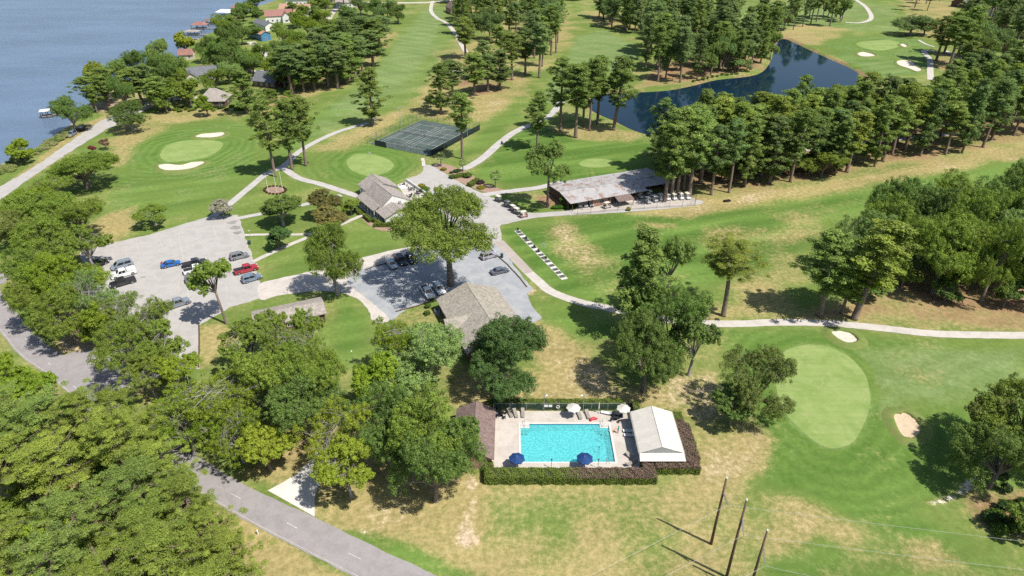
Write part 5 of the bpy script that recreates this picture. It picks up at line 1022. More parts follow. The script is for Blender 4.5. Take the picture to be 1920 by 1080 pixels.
link('basin_floor', MB().box(0, pw, 0, pd, -1.7, -1.6).mesh('basin_floor', M['basin']), pl)
for nm, b in (('basin_wall', (-.12, 0, 0, pd, -1.6, .119)), ('basin_wall', (pw, pw + .12, 0, pd, -1.6, .119)), ('basin_wall', (-.12, pw + .12, -.12, 0, -1.6, .119)), ('basin_wall', (-.12, pw + .12, pd, pd + .12, -1.6, .119))): link(nm, MB().box(*b).mesh(nm, M['basin']), pl)
for nm, b in (('coping', (-.35, 0.02, -.35, pd + .35, .12, .17)), ('coping', (pw - .02, pw + .35, -.35, pd + .35, .12, .17)), ('coping', (.02, pw - .02, -.35, .02, .12, .17)), ('coping', (.02, pw - .02, pd - .02, pd + .35, .12, .17))): link(nm, MB().box(*b).mesh(nm, M['drive'], .02), pl)
M['tile'] = plain('blue_tile', (.05, .25, .38), .3, .1, 6)
for b in ((0, .015, 0, pd, -.2, .1), (pw - .015, pw, 0, pd, -.2, .1), (.015, pw - .015, 0, .015, -.2, .1), (.015, pw - .015, pd - .015, pd, -.2, .1)): link('tile_band', MB().box(*b).mesh('tile_band', M['tile']), pl)
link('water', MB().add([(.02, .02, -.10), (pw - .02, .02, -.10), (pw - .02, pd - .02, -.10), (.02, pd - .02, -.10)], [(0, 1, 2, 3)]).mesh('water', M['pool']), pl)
for x0 in (.05, pw - 1.65):
    for i in range(3): link('step', MB().box(x0, x0 + 1.6, pd - .42 * (i + 1), pd - .42 * i - .04, -1.0, .10 - .16 * i + .02).mesh('step', M['drive']), pl)
for x in (.8, pw - 1.1):
    rl = link('handrail', MB().tube([(x, pd + .5, .17), (x, pd + .5, .9), (x, pd - .1, .95), (x, pd - .9, .1)], .035, 6).mesh('handrail', M['grey_metal']), pl)
rl = link('ladder', MB().tube([(pw - 1.0, .4, -.5), (pw - 1.0, .4, .7), (pw - 1.0, -.3, .75), (pw - 1.0, -.35, .17)], .035, 6).tube([(pw - 1.5, .4, -.5), (pw - 1.5, .4, .7), (pw - 1.5, -.3, .75), (pw - 1.5, -.35, .17)], .035, 6).mesh('ladder', M['grey_metal']), pl)
# --- hedges
def hedge_mat():
    t = NT('hedge_leaves'); tint = t.attr('tint'); pu = t.attr('purple'); n = t.noise(.35, 3, .6)
    gcol = t.mix((.060, .105, .018), (.185, .240, .036), tint); pcol = t.mix((.105, .075, .052), (.245, .160, .125), tint)
    c = t.mix(gcol, pcol, t.rng(t.math('ADD', pu, t.math('MULTIPLY_ADD', n, 1.0, -.5)), .35, .75)); return t.done(c, .75, .2)
M['hedge'] = hedge_mat(); M['hedge_core'] = plain('hedge_twigs', (.05, .045, .025), .95, .2, 3)
def hedge(label, boxes, dens=150, purple=lambda x, y, z: 0.0, seed=1, leaf=.085, o=None):
    rs = np.random.RandomState(seed); P, N = [], []; core = MB(); o = Vector((boxes[0][0], boxes[0][2], 0)) if o is None else o
    for (x0, x1, y0, y1, h) in boxes:
        core.box(x0 - o.x + .14, x1 - o.x - .14, y0 - o.y + .14, y1 - o.y - .14, 0, h - .16)
        for (ax, n_, A) in ((0, (0, 0, 1), (x1-x0)*(y1-y0)), (1, (0, -1, 0), (x1-x0)*h), (2, (0, 1, 0), (x1-x0)*h), (3, (-1, 0, 0), (y1-y0)*h), (4, (1, 0, 0), (y1-y0)*h)):
            k = int(A * dens); u, v = rs.rand(k), rs.rand(k)
            if ax == 0: q = np.stack([x0 + (x1-x0)*u, y0 + (y1-y0)*v, np.full(k, h)], 1)
            elif ax in (1, 2): q = np.stack([x0 + (x1-x0)*u, np.full(k, y0 if ax == 1 else y1), h*v], 1)
            else: q = np.stack([np.full(k, x0 if ax == 3 else x1), y0 + (y1-y0)*u, h*v], 1)
            bulge = .10 * np.sin(q[:, 0] * 2.3 + q[:, 1] * 1.7) + .07 * np.sin(q[:, 0] * 5.1 - q[:, 2] * 4 + q[:, 1] * 3.3)
            q = q + np.array(n_) * (bulge + rs.normal(size=k) * .07 - .05)[:, None]
            edge = np.minimum.reduce([q[:, 0] - x0, x1 - q[:, 0], q[:, 1] - y0, y1 - q[:, 1]]); q[:, 2] -= np.where(edge < .22, (.22 - edge) * .5 * (q[:, 2] / h), 0)
            P.append(q); N.append(unit(np.array(n_) + rs.normal(size=(k, 3)) * .55))
    P = np.concatenate(P); N = np.concatenate(N); n = len(P); tint = np.clip(.5 + rs.normal(size=n) * .25, 0, 1)
    me = leaf_mesh('foliage', P - np.array(o), N, leaf * (.7 + .6 * rs.rand(n)), tint, M['hedge'], .65, rs)
    pu = np.array([purple(*p) for p in P]); a = me.attributes.new('purple', 'FLOAT', 'POINT'); a.data.foreach_set('value', np.repeat(pu, 4).astype(np.float32))
    r = empty('hedge', o, 0, label, 'hedge'); link('foliage', me, r); link('twig_core', core.mesh('twig_core', M['hedge_core']), r); return r
hedge('long clipped hedge in front of the pool deck', [(-4.5, 23.6, 79.0, 81.3, 1.75), (-4.5, -3.2, 81.3, 82.8, 1.7), (21.6, 23.6, 81.3, 83.0, 1.75)], 165, lambda x, y, z: min(.72, max(0, (x - 2) / 14)) * (1.0 if z > 1.45 else .1), 1)
hedge('purple topped hedge wrapped around the white pavilion', [(23.7, 31.2, 81.2, 83.4, 1.75), (28.95, 31.6, 83.4, 92, 1.75), (28.6, 30.9, 92, 95.2, 1.65), (23.0, 28.6, 94.5, 95.9, 1.5)], 150, lambda x, y, z: (.72 if z > 1.45 else .15) * (1 if y < 93 else .2), 2)
hedge('low green hedge behind the pool fence', [(-4.6, 20.6, 97.6, 99.2, 1.3)], 150, lambda x, y, z: -.5, 3)
hedge('short green hedge behind the pavilion', [(22.3, 23.6, 96.1, 98.4, 1.4)], 150, lambda x, y, z: -.5, 4)
def small_hedge(px, py, ln, wd, h, ang, label, pu=-.6):
    p = at(px, py); r = hedge(label, [(-ln/2, ln/2, -wd/2, wd/2, h)], 120, lambda x, y, z: pu, 7, .1, Vector((0, 0, 0))); r.location = (p.x, p.y, 0); r.rotation_euler.z = R(ang); return r
small_hedge(690, 412, 4.5, 1.3, 1.1, -56, 'box hedge below the porch left of the wing'); small_hedge(728, 424, 8, 1.5, 1.2, 2, 'box hedge along the clubhouse wing end'); small_hedge(672, 399, 4.2, 1.2, 1.0, -56, 'box hedge along the porch front'); small_hedge(708, 419, 4.0, 1.3, 1.1, -50, 'box hedge at the wing corner')
small_hedge(861, 332, 4, 1.8, 1.1, 30, 'clipped hedge across the island bed'); small_hedge(888, 345, 5.5, 1.8, 1.2, 62, 'clipped hedge down the right of the island bed')
sheet('island_bed', smooth_poly(W([(842, 328), (858, 320), (880, 324), (900, 340), (925, 350), (948, 358), (925, 362), (900, 358), (872, 346), (848, 334)]), 4), .062, M['mulch']); sheet('tennis_bed', smooth_poly(W([(808, 312), (822, 306), (850, 312), (862, 322), (840, 325), (820, 318)]), 4), .03, M['mulch']); sheet('porch_bed', smooth_poly(W([(678, 402), (690, 410), (715, 425), (755, 421), (768, 412), (772, 424), (740, 433), (705, 430), (680, 412)]), 3), .028, M['mulch']); sheet('flag_bed', smooth_poly(W(ring(516, 357, 21, 8, 14)), 2), .03, M['mulch'])
# ================================================================== TENNIS COURTS
TA = math.atan2(.878, .478); TO = Vector((-53.1, 245.6, 0))
def tloc(u, v): return TO + Vector((math.cos(TA), math.sin(TA), 0)) * u + Vector((math.sin(TA), -math.cos(TA), 0)) * v
M['court'] = paved('court_surface', (.060, .088, .082), (.095, .118, .108), stain=(.125, .105, .095), stain_amt=.7)
cpad = sheet('tennis_court', [tloc(u, v).to_2d() for u, v in ((0, 0), (33.4, 0), (33.4, 27), (0, 27))], .04, M['court'], 'worn dark green double tennis court')
def tline(u0, v0, u1, v1, wd=.105):
    a, b = tloc(u0, v0).to_2d(), tloc(u1, v1).to_2d(); d = (b - a).normalized(); n_ = Vector((-d.y, d.x)) * wd / 2
    sheet('court_line', [a - n_, b - n_, b + n_, a + n_], .046 if abs(u1 - u0) > abs(v1 - v0) else .050, M['white_line'])
for vc in (7.3, 19.6):
    uc = 16.4
    for s_ in (-5.3, -4.0, 4.0, 5.3): tline(uc - 11.9, vc + s_, uc + 11.9, vc + s_)
    for s_ in (-11.9, 11.9): tline(uc + s_, vc - 5.36, uc + s_, vc + 5.36)
    for s_ in (-6.4, 6.4): tline(uc + s_, vc - 4, uc + s_, vc + 4)
    tline(uc - 6.4, vc, uc + 6.4, vc)
    nt = empty('tennis_net', tloc(uc, vc), TA, 'sagging net of the ' + ('left' if vc < 10 else 'right') + ' tennis court', 'net', 'tennis nets')
    link('mesh', MB().box(-.015, .015, -5.9, 5.9, .05, .95).mesh('mesh', M['chainlink']), nt); link('tape', MB().box(-.03, .03, -5.9, 5.9, .93, 1.0).mesh('tape', M['white_trim']), nt)
    for y in (-6, 6): link('post', MB().cyl((0, y, 0), .07, 1.1, 8).mesh('post', M['green_metal']), nt)
def fence(name, label, pts, h, step, post='green_metal', panel='chainlink', gap=None, group=None, pr=.04):
    pts = [Vector((p[0], p[1], 0)) for p in pts]; r = empty(name, pts[0], 0, label, 'fence', group); o = pts[0]
    for a, b in zip(pts, pts[1:]):
        L_ = (b - a).length; n = max(1, round(L_ / step)); d = (b - a) / n
        for i in range(n + 1): link('post', POSTM(h, post, pr), r, a + d * i - o)
        for i in range(n):
            p, q = a + d * i - o, a + d * (i + 1) - o; link('panel', MB().add([(p.x, p.y, .05), (q.x, q.y, .05), (q.x, q.y, h - .03), (p.x, p.y, h - .03)], [(0, 1, 2, 3)]).mesh('panel', M[panel]), r)
        link('top_rail', MB().tube([a - o + Vector((0, 0, h)), b - o + Vector((0, 0, h))], .03, 5).mesh('top_rail', M[post]), r)
    return r
_pm = {}
def POSTM(h, m, pr):
    k = (h, m, pr)
    if k not in _pm: _pm[k] = MB().cyl((0, 0, -.1), pr, h + .12, 7).mesh('post', M[m])
    return _pm[k]
T = lambda u, v: tloc(u, v).to_2d()
fence('court_fence', 'tall chain link fence along the far left of the court', [T(-.4, -.6), T(33.9, -.6), T(33.9, 27.4)], 3.0, 2.9)
fence('court_fence', 'chain link fence on the near side of the court', [T(-.4, 8.2), T(-.4, 27.4)], 3.0, 2.9)
fence('windscreen_fence', 'black windscreen panel at the near left court corner', [T(-.45, 3.0), T(-.45, 8.1)], 2.2, 2.5, panel='screen')
fence('windscreen_fence', 'long black windscreen along the right of the court', [T(-.3, 27.6), T(33.9, 27.6)], 2.2, 2.85, panel='screen')
for u, v, l in ((5.5, -1.0, 'near left'), (21, -1.0, 'far left'), (8, 28.0, 'near right'), (24, 28, 'far right')):
    p = tloc(u, v); r = empty('floodlight_pole', p, TA, 'slim floodlight pole at the %s of the tennis court' % l, 'light pole', 'court floodlights')
    link('pole', MB().tube([(0, 0, 0), (0, 0, 8.4)], [.09, .06], 7).mesh('pole', M['grey_metal']), r); link('crossarm', MB().box(-.9, .9, -.05, .05, 8.3, 8.42).mesh('crossarm', M['grey_metal']), r)
    for x in (-.8, .8): link('lamp', MB().box(x - .22, x + .22, -.3, .12, 8.1, 8.3).mesh('lamp', M['grey_metal'], .03), r)
# other fences
fence('barn_fence', 'thin wire fence around the cart barn yard', [at(1082, 403).to_2d(), at(1158, 395).to_2d(), at(1207, 392).to_2d(), at(1303, 386).to_2d(), at(1306, 367).to_2d()], 2.4, 4.0, 'black_metal', pr=.045)
fence('pool_fence', 'chain link fence behind the pool deck', [(-3.4, 97.2), (20.8, 97.2)], 1.7, 3.0, 'grey_metal', 'green_link'); fence('pool_fence', 'dark fence beside the pavilion corner', [(21.1, 97.2), (22.2, 97.2), (22.2, 93.9)], 1.9, 1.6, 'black_metal', 'screen')

# ================================================================== VEHICLES
M['carpaint'] = paintmat('car_paint', .22, .6, .6); M['tyre'] = plain('tyre_rubber', (.02, .02, .02), .9, .2, 6); M['rim'] = plain('alloy_rim', (.42, .42, .43), .3, .1, 5, .6, .6)
M['carglass'] = plain('car_glass', (.018, .022, .027), .06, .05, 1, .8); M['lamp_white'] = plain('headlamp', (.75, .76, .78), .2, .05, 3); M['lamp_red'] = plain('tail_lamp', (.38, .015, .015), .25, .1, 3); M['bedliner'] = plain('bed_liner', (.035, .035, .038), .85, .2, 5)
def car_proto(kind):
    L_, Wd, H, belt = {'sedan': (4.75, 1.84, 1.46, .92), 'suv': (4.8, 1.92, 1.76, 1.05), 'pickup': (5.8, 2.0, 1.90, 1.12), 'van': (5.1, 1.98, 1.78, 1.05)}[kind]
    h = L_ / 2; w_ = Wd / 2; gc = .24
    hood = belt - (.04 if kind == 'pickup' else .10)
    prof = [(-h, gc + .16), (-h, belt - .12), (-h + .12, belt), (h * .45, belt), (h * .5, hood + .04), (h - .28, hood - .06), (h - .04, hood - .24), (h, gc + .2), (h - .15, gc), (-h + .2, gc)]
    if kind == 'pickup': prof[1] = (-h, belt - .06); prof[2] = (-h + .05, belt)
    body = MB().side(prof, -w_, w_).mesh('body', M['carpaint'], .07)
    cab = {'sedan': (-1.75, 1.15, -1.0, .35), 'suv': (-h + .08, 1.15, -h + .38, .45), 'pickup': (-.75, 1.5, -.6, .85), 'van': (-h + .08, 1.75, -h + .30, .85)}[kind]
    a, b, c, d = cab; wt = w_ - .22; wb = w_ - .04; z0, z1 = belt - .03, H
    cabin = MB().hexa([(a, -wb, z0), (b, -wb, z0), (b, wb, z0), (a, wb, z0)], [(c, -wt, z1), (d, -wt, z1), (d, wt, z1), (c, wt, z1)]).mesh('cabin', M['carpaint'], .06)
    def on(x, s_, z):                                   # point on the cabin side, a hair proud
        f = (z - z0) / (z1 - z0); y = wb + (wt - wb) * f; xa = a + (c - a) * f; xb = b + (d - b) * f; return (xa + (xb - xa) * x, s_ * (y + .012), z)
    parts = [('body', body, (0, 0, 0), [], None), ('cabin', cabin, (0, 0, 0), [], None)]
    zl, zh = z0 + .07, z1 - .13
    for s_ in (-1, 1):
        for x0, x1 in ((.08, .48), (.52, .90)):
            q = [on(x0, s_, zl), on(x1, s_, zl), on(x1, s_, zh), on(x0, s_, zh)]; q2 = [(p[0], p[1] - s_ * .03, p[2]) for p in q]
            parts.append(('side_window', MB().hexa(q, q2).mesh('side_window', M['carglass']), (0, 0, 0), [], None))
    for nm, xa, xc, sg in (('windshield', b, d, 1), ('rear_window', a, c, -1)):
        q = []
        for f, s_ in ((.10, -1), (.10, 1), (.88, 1), (.88, -1)):
            y = (wb + (wt - wb) * f) - .13; q.append((xa + (xc - xa) * f + sg * .02, s_ * y, z0 + (z1 - z0) * f + .01))
        parts.append((nm, MB().hexa(q, [(p[0] - sg * .04, p[1], p[2] - .02) for p in q]).mesh(nm, M['carglass']), (0, 0, 0), [], None))
    if kind == 'pickup':
        parts.append(('bed', MB().box(-h + .12, a - .08, -w_ + .14, w_ - .14, belt - .35, belt + .012).mesh('bed', M['bedliner']), (0, 0, 0), [], None))
        parts.append(('tailgate', MB().box(-h - .015, -h + .06, -w_ + .1, w_ - .1, belt - .55, belt + .02).mesh('tailgate', M['carpaint'], .02), (0, 0, 0), [], None))
    if kind in ('suv', 'van'):
        for s_ in (-1, 1): parts.append(('roof_rail', MB().box(c + .2, d - .15, s_ * (wt - .12) - .02, s_ * (wt - .12) + .02, z1 + .01, z1 + .06).mesh('roof_rail', M['black_metal']), (0, 0, 0), [], None))
    wr = .37 if kind == 'pickup' else .34
    tyre = MB().cyl((0, -.12, 0), wr, .24, 18, 'y').mesh('tyre', M['tyre'], .03); rim = MB().cyl((0, -.135, 0), wr * .62, .27, 12, 'y').mesh('rim', M['rim'])
    for x in (-h + .95, h - .95):
        for s_ in (-1, 1): parts.append(('wheel', tyre, (x, s_ * (w_ - .08), wr), [('rim', rim, (0, 0, 0), [], None)], None))
    for s_ in (-1, 1):
        parts.append(('headlight', MB().box(h - .16, h - .015, s_ * (w_ - .28) - .2, s_ * (w_ - .28) + .2, hood - .28, hood - .13).mesh('headlight', M['lamp_white'], .02), (0, 0, 0), [], None))
        parts.append(('tail_light', MB().box(-h - .02, -h + .06, s_ * (w_ - .16) - .1, s_ * (w_ - .16) + .1, belt - .38, belt - .12).mesh('tail_light', M['lamp_red'], .02), (0, 0, 0), [], None))
        parts.append(('wing_mirror', MB().box(b - .35, b - .18, s_ * (w_ + .08) - .09, s_ * (w_ + .08) + .09, belt + .02, belt + .17).mesh('wing_mirror', M['carpaint'], .03), (0, 0, 0), [], None))
    parts.append(('bumper', MB().box(h - .06, h + .05, -w_ + .06, w_ - .06, gc + .02, gc + .22).mesh('bumper', M['black_metal'], .03), (0, 0, 0), [], None)); parts.append(('bumper', MB().box(-h - .06, -h + .05, -w_ + .06, w_ - .06, gc + .04, gc + .22).mesh('bumper', M['black_metal'], .03), (0, 0, 0), [], None))
    return parts
CARS = {k: car_proto(k) for k in ('sedan', 'suv', 'pickup', 'van')}
def car(kind, rear, front, col, label, z=.04, name=None, group=None):
    a, b = at(*rear), at(*front); m_ = (a + b) / 2; ang = math.atan2((b - a).y, (b - a).x)
    return spawn(name or {'sedan': 'parked_car', 'suv': 'parked_suv', 'pickup': 'pickup_truck', 'van': 'parked_van'}[kind], CARS[kind], (m_.x, m_.y, z), ang, 1.0, col, label, 'car' if kind != 'pickup' else 'pickup', group)
GRY, SIL, WHT, BLK = (.16, .175, .19), (.38, .39, .41), (.75, .75, .74), (.012, .013, .016)
car('van', (247, 496), (212, 506), (.22, .26, .31), 'grey blue van at the top of the left parked row')
cap = car('pickup', (251, 512), (214, 522), WHT, 'white pickup with a boxed bed cap in the left row')
link('bed_cap', MB().box(-2.8, -.85, -.88, .88, 1.13, 1.75).mesh('bed_cap', M['plastic_white'], .08), cap)
car('pickup', (250, 528), (212, 539), BLK, 'black pickup at the bottom of the left parked row')
car('sedan', (305, 502), (338, 495), (.012, .12, .38), 'bright blue sedan alone in the middle of the car park')
car('pickup', (348, 502), (384, 494), (.03, .03, .035), 'dark pickup highest behind the leaning tree'); car('pickup', (348, 514), (388, 505), WHT, 'white pickup half hidden by the leaning tree'); car('suv', (350, 530), (384, 522), (.14, .16, .19), 'dark grey car lowest behind the leaning tree')
car('suv', (433, 488), (466, 480), (.20, .21, .215), 'grey car at the top of the right parked row'); car('pickup', (443, 514), (481, 504), (.36, .018, .03), 'dark red pickup in the right parked row'); car('suv', (457, 530), (488, 521), (.15, .21, .28), 'blue grey car at the bottom of right parked row')
car('pickup', (313, 580), (353, 567), (.20, .23, .26), 'grey pickup partly under the car park oaks'); car('sedan', (212, 612), (240, 602), WHT, 'white car hidden beneath the car park oaks'); car('sedan', (176, 500), (195, 494), (.02, .022, .026), 'dark car at the far left edge of car park')
car('sedan', (728, 492), (741, 506), (.46, .49, .52), 'silver car leftmost in the oak shade'); car('suv', (745, 484), (760, 501), BLK, 'black car in the middle of the oak shade trio'); car('suv', (764, 481), (778, 497), (.02, .022, .025), 'black car rightmost in the oak shade trio')
car('pickup', (793, 540), (810, 564), WHT, 'white pickup parked beside the hall'); car('suv', (815, 534), (832, 558), (.70, .72, .73), 'white car between the pickup and the hall')
car('suv', (903, 487), (931, 479), (.33, .31, .35), 'silver mauve car facing the timber kerb'); car('sedan', (922, 515), (952, 508), (.10, .11, .14), 'dark grey sedan below the silver mauve car')
car('suv', (144, 249), (127, 260), (.15, .18, .22), 'dark car towing a trailer on the lakeside lane', name='towing_car')
p = at(153, 245); tr = empty('utility_trailer', p, math.atan2((at(127, 260) - at(144, 249)).y, (at(127, 260) - at(144, 249)).x), 'black utility trailer with loaded grey bed behind the car', 'trailer')
link('bed', MB().box(-1.7, 1.5, -.95, .95, .5, .62).mesh('bed', M['dark_wood']), tr)
for b in ((-1.7, 1.5, -1.0, -.95, .5, 1.5), (-1.7, 1.5, .95, 1.0, .5, 1.5), (-1.75, -1.7, -1, 1, .5, 1.5), (1.5, 1.55, -1, 1, .5, 1.5)): link('side_board', MB().box(*b).mesh('side_board', M['black_metal']), tr)
link('load', MB().box(-1.6, 1.4, -.85, .85, .62, 1.42).mesh('load', M['grey_metal'], .1), tr); link('drawbar', MB().tube([(1.5, 0, .5), (2.8, 0, .5)], .06, 6).mesh('drawbar', M['black_metal']), tr)
for s_ in (-1, 1): w0 = link('wheel', MB().cyl((0, -.1, 0), .34, .2, 14, 'y').mesh('wheel', M['tyre']), tr, (-.1, s_ * 1.12, .34)); link('rim', MB().cyl((0, -.11, 0), .18, .22, 10, 'y').mesh('rim', M['rim']), w0)
# --- golf carts
M['cream'] = plain('cream_plastic', (.62, .58, .50), .4, .06, 3)
def cart_proto():
    pr = [('body', MB().side([(-1.15, .3), (-1.15, .85), (-.75, .92), (-.55, .55), (.25, .45), (.75, .5), (.95, .95), (1.1, .9), (1.2, .45), (1.1, .3)], -.58, .58).mesh('body', M['carpaint'], .05), (0, 0, 0), [], None),
          ('roof', MB().box(-1.0, .75, -.6, .6, 1.78, 1.86).mesh('roof', M['cream'], .03), (0, 0, 0), [], None), ('seat', MB().box(-.5, .02, -.55, .55, .56, .75).box(-.58, -.42, -.55, .55, .72, 1.2).mesh('seat', M['cream'], .04), (0, 0, 0), [], None),
          ('windshield', MB().add([(.93, -.55, .95), (.93, .55, .95), (.66, .55, 1.78), (.66, -.55, 1.78)], [(0, 1, 2, 3)]).mesh('windshield', link_mat('cart_screen', (.2, .22, .24), .35)), (0, 0, 0), [], None), ('bag_rack', MB().box(-1.2, -.8, -.5, .5, .85, 1.05).mesh('bag_rack', M['black_metal'], .03), (0, 0, 0), [], None)]
    for x0, x1 in ((-.85, -.9), (.95, .68)):
        for s_ in (-1, 1): pr.append(('post', MB().tube([(x0, s_ * .54, .85), (x1, s_ * .54, 1.8)], .025, 5).mesh('post', M['black_metal']), (0, 0, 0), [], None))
    ty = MB().cyl((0, -.1, 0), .24, .2, 14, 'y').mesh('tyre', M['tyre']); rm = MB().cyl((0, -.11, 0), .13, .22, 10, 'y').mesh('rim', M['rim'])
    for x in (-.8, .85):
        for s_ in (-1, 1): pr.append(('wheel', ty, (x, s_ * .52, .24), [('rim', rm, (0, 0, 0), [], None)], None))
    pr.append(('steering_wheel', MB().cyl((.45, .28, .98), .17, .03, 10).mesh('steering_wheel', M['black_metal']), (0, 0, 0), [], None)); return pr
CART = cart_proto()
def cart(px, py, ang, col, label, group=None, z=.05):
    p = at(px, py); return spawn('golf_cart', CART, (p.x, p.y, z), R(ang), 1.0, col, label, 'golf cart', group)
DRK, TANC = (.035, .035, .04), (.30, .22, .18)
for (x, y, l) in ((935, 378, 'farthest up the cart yard edge'), (952, 388, 'second down the cart yard edge'), (962, 396, 'third down the cart yard edge'), (969, 401, 'fourth down the cart yard edge')): cart(x, y, -50, DRK, 'dark golf cart with cream roof, ' + l, 'carts along the cart yard edge')
cart(982, 407, 25, (.45, .25, .22), 'pinkish golf cart at the range end of the cart yard'); cart(851, 376, 90, WHT, 'white golf cart just above the huge oak')
for i, x in enumerate((1238, 1251, 1263, 1276, 1288)): cart(x, 375 - i * .6, -75, WHT, 'white golf cart in the shed row, %s from the left' % ('first', 'second', 'third', 'fourth', 'fifth')[i], 'carts in the row by the barn')
for x, y, l in ((1200, 371, 'left of two under the barn eave shade'), (1218, 368, 'right of two under the barn eave shade'), (1214, 381, 'nearest the fence in the barn yard'), (1227, 378, 'second from the fence in the barn yard')): cart(x, y, -70, (.42, .45, .47), 'pale golf cart ' + l, 'carts in the barn yard')
for i, x in enumerate((1087, 1097, 1108)): cart(x, 388 - i * .8, -80, (.5, .55, .6), 'golf cart in the open barn bay, %s from the left' % ('first', 'second', 'third')[i], 'carts in the open barn bay')
cart(1138, 390, 30, (.55, .5, .48), 'golf cart parked alone before the brick wall')

# ================================================================== PEOPLE
def person_mesh(pose, mat):
    J = {'pelvis': (0, 0, .92), 'chest': (0, 0, 1.25), 'neck': (0, 0, 1.45), 'head': (.02, 0, 1.6), 'top': (.02, 0, 1.7), 'ls': (0, .17, 1.4), 'rs': (0, -.17, 1.4), 'le': (.05, .26, 1.12), 're': (.05, -.26, 1.12), 'lh': (.16, .27, .9), 'rh': (.16, -.27, .9),
         'lp': (0, .09, .88), 'rp': (0, -.09, .88), 'lk': (.03, .1, .48), 'rk': (.03, -.1, .48), 'la': (0, .1, .07), 'ra': (0, -.1, .07), 'lt': (.15, .11, .03), 'rt': (.15, -.11, .03)}
    J.update(pose); ks = list(J); rad = dict(pelvis=.13, chest=.14, neck=.055, head=.095, top=.06, ls=.06, rs=.06, le=.042, re=.042, lh=.035, rh=.035, lp=.09, rp=.09, lk=.06, rk=.06, la=.04, ra=.04, lt=.03, rt=.03)
    E_ = [('pelvis', 'chest'), ('chest', 'neck'), ('neck', 'head'), ('head', 'top'), ('chest', 'ls'), ('chest', 'rs'), ('ls', 'le'), ('le', 'lh'), ('rs', 're'), ('re', 'rh'), ('pelvis', 'lp'), ('pelvis', 'rp'), ('lp', 'lk'), ('lk', 'la'), ('la', 'lt'), ('rp', 'rk'), ('rk', 'ra'), ('ra', 'rt')]
    me = bpy.data.meshes.new('body'); me.from_pydata([J[k] for k in ks], [(ks.index(a), ks.index(b)) for a, b in E_], []); me.materials.append(mat); return me, [rad[k] for k in ks], J
def skin_mat(name, top, bottom, zs=(.9, 1.42)):
    t = NT(name); s_ = t.n.new('ShaderNodeSeparateXYZ'); t.link(t.pos, s_.inputs[0]); z = s_.outputs[2]
    c = t.mix(bottom, top, t.rng(z, zs[0], zs[0] + .02)); c = t.mix(c, (.42, .25, .17), t.rng(z, zs[1], zs[1] + .02)); c = t.mix((.42, .25, .17), c, t.rng(z, .55, .57)); return t.done(c, .7, .2)
def person(label, p, rz, top, bottom, pose={}):
    me, rad, J = person_mesh(pose, skin_mat('clothes', top, bottom)); r = empty('person', p, rz, label, 'person'); o = link('body', me, r)
    md = o.modifiers.new('skin', 'SKIN')
    for i, q in enumerate(rad): me.skin_vertices[0].data[i].radius = (q, q)
    me.skin_vertices[0].data[0].use_root = True; o.modifiers.new('smooth', 'SUBSURF').levels = 1; o.modifiers[-1].render_levels = 1
    h = J['head']; hm = MB(); n = 8
    for k in range(4):
        a = k / 3 * 1.5
        for j in range(n): hm.v.append((h[0] - .015 + .112 * math.cos(a) * math.cos(2*math.pi*j/n), .105 * math.cos(a) * math.sin(2*math.pi*j/n) + h[1], h[2] + .02 + .13 * math.sin(a)))
    for k in range(3):
        for j in range(n): hm.f.append((k*n + j, k*n + (j+1) % n, (k+1)*n + (j+1) % n, (k+1)*n + j))
    link('hair', hm.mesh('hair', M['dark_wood'], smooth=True), r); return r
p = at(303, 500); person('person in a red shirt bending at the blue sedan trunk', (p.x, p.y, .04), .3, (.55, .05, .06), (.05, .05, .08), {'chest': (.2, 0, 1.2), 'neck': (.36, 0, 1.32), 'head': (.48, 0, 1.4), 'top': (.53, 0, 1.47), 'ls': (.32, .17, 1.28), 'rs': (.32, -.17, 1.28), 'le': (.46, .22, 1.05), 're': (.46, -.22, 1.05), 'lh': (.62, .2, .98), 'rh': (.62, -.2, .98)})
person('person in a teal swimsuit standing at the pool corner', (18.9, 91.0, .12), 2.6, (.03, .30, .33), (.03, .25, .3))
SWIM = {'lh': (.5, .35, 1.42), 'rh': (.5, -.35, 1.42), 'le': (.28, .36, 1.36), 're': (.28, -.36, 1.36)}
person('swimmer near the upper right corner of the pool', (15.9, 90.6, -1.58), 3.0, (.04, .05, .08), (.04, .05, .08), SWIM); person('swimmer in the lower right part of the pool', (15.2, 87.7, -1.58), 2.2, (.05, .06, .06), (.05, .05, .06), SWIM)

